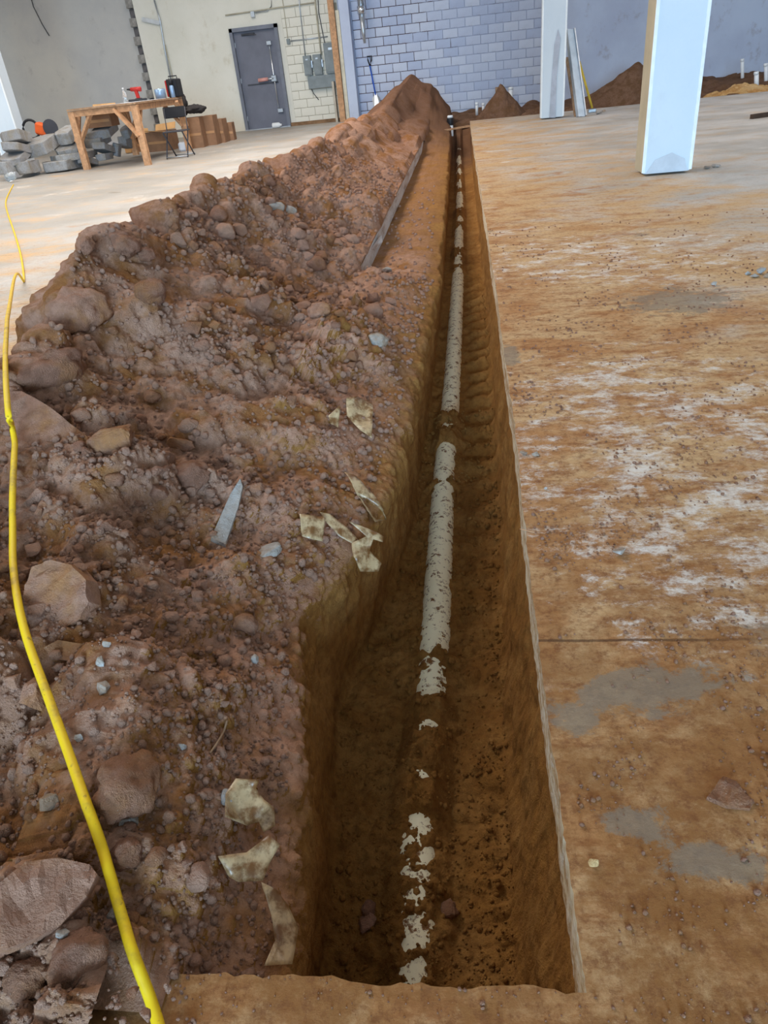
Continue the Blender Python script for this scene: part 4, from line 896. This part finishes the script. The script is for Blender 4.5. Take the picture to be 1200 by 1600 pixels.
# scattered clods: grid vertices of the pile and the bank, sizes by a power law
grp = 'loose dirt clods on the spoil pile'; rc = random.Random(3); cnt = 0
used = [hit(r[0], r[1])[0] for r in ROCKS] + pts[::2]
while cnt < 290:
    j, i_ = rc.randrange(45, ROWS - 130), rc.randrange(60, NP + 60)
    if i_ > NP - 6 and (rc.random() < .75 or spillB[j] < -.05): continue
    if rocky[j, i_] < rc.random() * .8: continue
    p_ = Vector(P[j, i_]); x_, y_ = proj(p_)
    if not (-10 < x_ < 1210 and y_ < 1600): continue
    k = mpp(p_); a = max(.011, min(.06, 7.6 * k * (rc.random() + .02) ** -.42))
    if a / k < 5 or a / k > 24 or any((p_ - q_).length < a * 1.6 for q_ in used): continue
    used.append(p_); n = Vector(Nn[j, i_]); n = (n + Vector((0, 0, .8))).normalized()
    lp = min(CORDP.tolist(), key=lambda q: abs(q[0] - p_.x) + abs(q[1] - p_.y)); zone = 'beside the yellow cord' if abs(lp[0] - p_.x) + abs(lp[1] - p_.y) < .16 else 'on the bank beside the trench' if i_ > NP - 12 else 'near the crest of the spoil pile' if i_ < 100 else 'on the far slope of the spoil pile' if p_.y > 6 else 'on the middle slope of the spoil pile' if p_.y > 2.4 else 'on the near slope of the spoil pile'
    sz = 'small' if a < .018 else 'fist-sized' if a < .036 else 'large'
    lump('dirt_clod', rc.choice(CLODS), p_, n, (a, a * rc.uniform(.7, 1), a * rc.uniform(.55, .85)), sz + ' loose reddish-brown dirt clod ' + zone, 'dirt clod', grp, .22, None, rc); cnt += 1
# pebble-sized crumbs nobody could count
def crumbs(name, pos, nrm, rad, mat, label, cat):
    bm = bmesh.new(); bmesh.ops.create_icosphere(bm, subdivisions=1, radius=1); V0 = np.array([v.co[:] for v in bm.verts]); F0 = np.array([[v.index for v in f.verts] for f in bm.faces]); bm.free()
    n = len(pos); g = np.random.default_rng(5); A = g.normal(size=(n, 3, 3)); Q = np.linalg.qr(A)[0]; S = g.uniform(.6, 1.1, (n, 1, 3)) * rad[:, None, None]
    V = (V0[None] * g.uniform(.8, 1.15, (n, len(V0), 1)) * S) @ Q + (pos + nrm * rad[:, None] * .35)[:, None, :]; Fc = (F0[None] + (np.arange(n) * len(V0))[:, None, None]).reshape(-1, 3)
    me = bpy.data.meshes.new(name); V = V.reshape(-1, 3); me.vertices.add(len(V)); me.vertices.foreach_set('co', V.reshape(-1).astype(np.float32)); me.loops.add(Fc.size); me.loops.foreach_set('vertex_index', Fc.reshape(-1).astype(np.int32))
    me.polygons.add(len(Fc)); me.polygons.foreach_set('loop_start', np.arange(0, Fc.size, 3, dtype=np.int32)); me.polygons.foreach_set('loop_total', np.full(len(Fc), 3, dtype=np.int32)); me.update(); me.materials.append(mat)
    o = link(name, me); return tag(o, label, cat, None, 'stuff')
g = np.random.default_rng(9); N0 = 34000; jj = g.integers(10, ROWS - 60, N0); ii = g.integers(50, NP + 90, N0); keep = g.random(N0) < np.where(ii < NP - 4, .25 + .75 * rocky[jj, ii], np.where(spillB[jj] < -.05, .08, .35))
keep &= np.array([np.min(np.abs(CORDP[:, :2] - q[:2]).sum(1)) > .03 for q in P[jj, ii]]); jj, ii = jj[keep], ii[keep]; pos = P[jj, ii]; dist = np.linalg.norm(pos - [0, 0, H], axis=1); rad = np.clip(dist / F * 2.1 * (g.random(len(jj)) + .02) ** -.45, .0022, .017)
crumbs('soil_crumbs', pos, Nn[jj, ii], rad, CLOD, 'fine loose soil crumbs and gravel covering the spoil pile', 'soil crumbs')
N1 = 3000; jj = g.integers(int(j0) + 3, ROWS - 200, N1); ii = g.integers(NP + 162, NP + 276, N1); pos = P[jj, ii]; dist = np.linalg.norm(pos - [0, 0, H], axis=1); rad = np.clip(dist / F * 1.6 * (g.random(N1) + .02) ** -.4, .002, .016)
crumbs('trench_crumbs', pos, Nn[jj, ii], rad, TRENCH, 'fine soil crumbs scattered along the trench floor', 'soil crumbs')
N2 = 16000; yy = .42 + g.random(N2) ** 2.2 * 5.5; xx = .16 + g.random(N2) ** 1.3 * (.35 + yy * .55); cl = fbm(np.stack([xx, yy, xx * 0], -1), 3.2, 3, seed=2.); kp = (cl > -.05 + .30 * g.random(N2)) & (g.random(N2) < 1.6 / (1 + .9 * yy)); xx, yy = xx[kp], yy[kp]
xn = g.uniform(-.5, .5, 260); yn = .5 - g.random(260) ** 1.5 * .12; xx, yy = np.concatenate([xx, xn]), np.concatenate([yy, yn])
pos = np.stack([xx, yy, xx * 0], -1); pos = pos[np.array([np.min(np.abs(CORDP[:, :2] - q[:2]).sum(1)) > .03 for q in pos])]; xx = pos[:, 0]; dist = np.linalg.norm(pos - [0, 0, H], axis=1); rad = np.clip(dist / F * 1.3 * (g.random(len(xx)) + .02) ** -.4, .0012, .007)
crumbs('floor_crumbs', pos, np.tile([0, 0, 1.], (len(xx), 1)), rad, CLOD, 'fine dirt crumbs trodden over the dusty slab', 'soil crumbs')

# ------------------------------------------------------------------ chips lying on the slab
CH = [(972, 862, 34, 18, PALE, 'white-blue concrete chip on slab right of the trench'), (818, 708, 16, 10, PALE, 'pale chip on slab at trench edge, left of its twin'), (838, 709, 16, 9, PALE, 'pale chip on slab at trench edge, right of its twin'),
      (1116, 444, 14, 9, PALE, 'small blue-white chip on far right slab'), (853, 763, 7, 7, PALE, 'tiny white pebble on slab near the trench edge'), (927, 1347, 26, 16, SAND, 'small orange clay lump on slab right of trench'),
      (1178, 430, 20, 10, PALE, 'left chip of the small rubble cluster on slab'), (1190, 424, 18, 14, RUBBLE, 'tallest chip of the small rubble cluster on slab'), (1168, 427, 14, 8, PALE, 'outlying chip left of the small rubble cluster'), (1197, 431, 14, 9, PALE, 'right chip of the small rubble cluster on slab'),
      (1105, 262, 18, 6, PALE, 'left pale debris piece beside the nearest pillar'), (1120, 259, 20, 7, PALE, 'right pale debris piece beside the nearest pillar'), (935, 177, 12, 6, PALE, 'left pale debris piece by the broom head'), (944, 174, 10, 5, PALE, 'right pale debris piece by the broom head')]
for i, (px, py, w, h, mat, lb) in enumerate(CH):
    loc = at(px, py + h * .3); k = mpp(loc); me = lump_mesh('stone_chip', 300 + i, mat, 'chip'); a = w * k / 2; lump('stone_chip', me, loc, Vector((0, 0, 1)), (a, a * .8, max(.3 * a, h * k * .45)), lb, 'stone chip', None, .12, .3)
flat_rock([(1105, 1245), (1130, 1212), (1150, 1220), (1165, 1240), (1178, 1250), (1172, 1262), (1135, 1258)], .02, 'flat dried mud flake on the slab at right', CLOD, 0, .008, 21, 'mud_flake', 'mud flake', Vector((0, 0, 1)))

# ------------------------------------------------------------------ torn vapour-barrier film sticking out of the bank
def film(outline, root, label, lean, curl, seed):
    loc, n, dd = hit(*root); tocam = (EYE - loc).normalized(); loc = loc + tocam * .045; nn = (tocam * (1 - abs(lean)) + Vector((lean, -.25 * abs(lean), .55 * abs(lean)))).normalized(); P_ = []
    for px, py in outline:
        d_ = Vector(ray(px, py)); t_ = (loc - EYE).dot(nn) / d_.dot(nn); t_ = min(t_, (hit(px, py)[2] - .022) / d_.length); P_.append(EYE + d_ * t_)
    bm = bmesh.new(); bm.faces.new([bm.verts.new(p_) for p_ in P_]); bmesh.ops.triangulate(bm, faces=bm.faces); bmesh.ops.subdivide_edges(bm, edges=list(bm.edges), cuts=4, use_grid_fill=True)
    c_ = sum(P_, Vector()) / len(P_); s_ = max((p_ - c_).length for p_ in P_); co = np.array([v.co[:] for v in bm.verts]); k = fbm(co + seed, 1.5 / s_, 2) * s_ * curl + fbm(co + seed, 6 / s_, 2) * s_ * curl * .22
    for v, q_ in zip(bm.verts, k): v.co += nn * float(q_) * .9 + tocam * .006
    b_ = MB(); b_.bm.free(); b_.bm = bm; o = b_.build('plastic_sheet', FILM, None, True, c_); md = o.modifiers.new('thickness', 'SOLIDIFY'); md.thickness = .0012; return tag(o, label, 'plastic sheet', 'torn vapour-barrier film')
film([(541, 622), (560, 618), (583, 633), (580, 685), (562, 672), (541, 650)], (560, 640), 'whitest torn plastic flap, topmost on the trench lip', .3, .25, 1)
film([(513, 650), (532, 632), (528, 668), (516, 662)], (520, 650), 'small pale plastic scrap left of the topmost flap', .3, .2, 2)
film([(538, 738), (552, 742), (580, 770), (600, 795), (603, 812), (588, 815), (573, 797), (555, 768)], (548, 745), 'long tongue-shaped plastic strip hanging over the trench', .35, .28, 3)
film([(468, 803), (490, 806), (508, 808), (504, 846), (485, 842), (472, 838)], (485, 806), 'square torn plastic flap left of the forked strip', .2, .25, 4)
film([(500, 800), (516, 803), (548, 830), (562, 846), (553, 851), (530, 838), (508, 814)], (512, 806), 'narrow plastic fold linking square flap and forked piece', .3, .15, 5)
film([(545, 815), (575, 826), (600, 838), (598, 847), (582, 843), (577, 860), (596, 880), (592, 893), (562, 893), (552, 870), (550, 848), (572, 838)], (556, 830), 'forked plastic piece hanging lowest over the dark trench', .3, .22, 6)
film([(352, 1240), (368, 1217), (405, 1218), (400, 1232), (412, 1250), (428, 1262), (429, 1290), (412, 1300), (404, 1284), (385, 1290), (352, 1276)], (385, 1250), 'crumpled plastic scrap in the near bank, uppermost of three', .15, .25, 7)
film([(340, 1338), (385, 1332), (420, 1305), (437, 1320), (420, 1350), (410, 1376), (372, 1378), (358, 1370)], (372, 1350), 'tan plastic sheet in the near bank, middle of three', .15, .2, 8)
film([(408, 1378), (432, 1390), (450, 1415), (466, 1450), (456, 1506), (412, 1509), (430, 1470), (424, 1430)], (425, 1400), 'long tan plastic sheet at the near trench corner', .2, .2, 9)
# root and straw
m = MB(); rp_ = [(332, 1176), (345, 1165), (355, 1148), (358, 1128), (357, 1122)]; pp = [hit(*c)[0] + Vector((.0, -.01, .01 + .012 * math.sin(i))) for i, c in enumerate(rp_)]; m.tube(catmull(pp, 5), .0022, 6); tag(m.build('root', WOOD2, None, True), 'thin curved pale root sticking out of the bank', 'root')
m = MB(); m.tube([at(812, 828) + Vector((0, 0, .003)), at(835, 834) + Vector((0, 0, .004))], .0012, 5); tag(m.build('straw', WOOD, None, True), 'short pale straw lying on the slab at trench edge', 'straw')
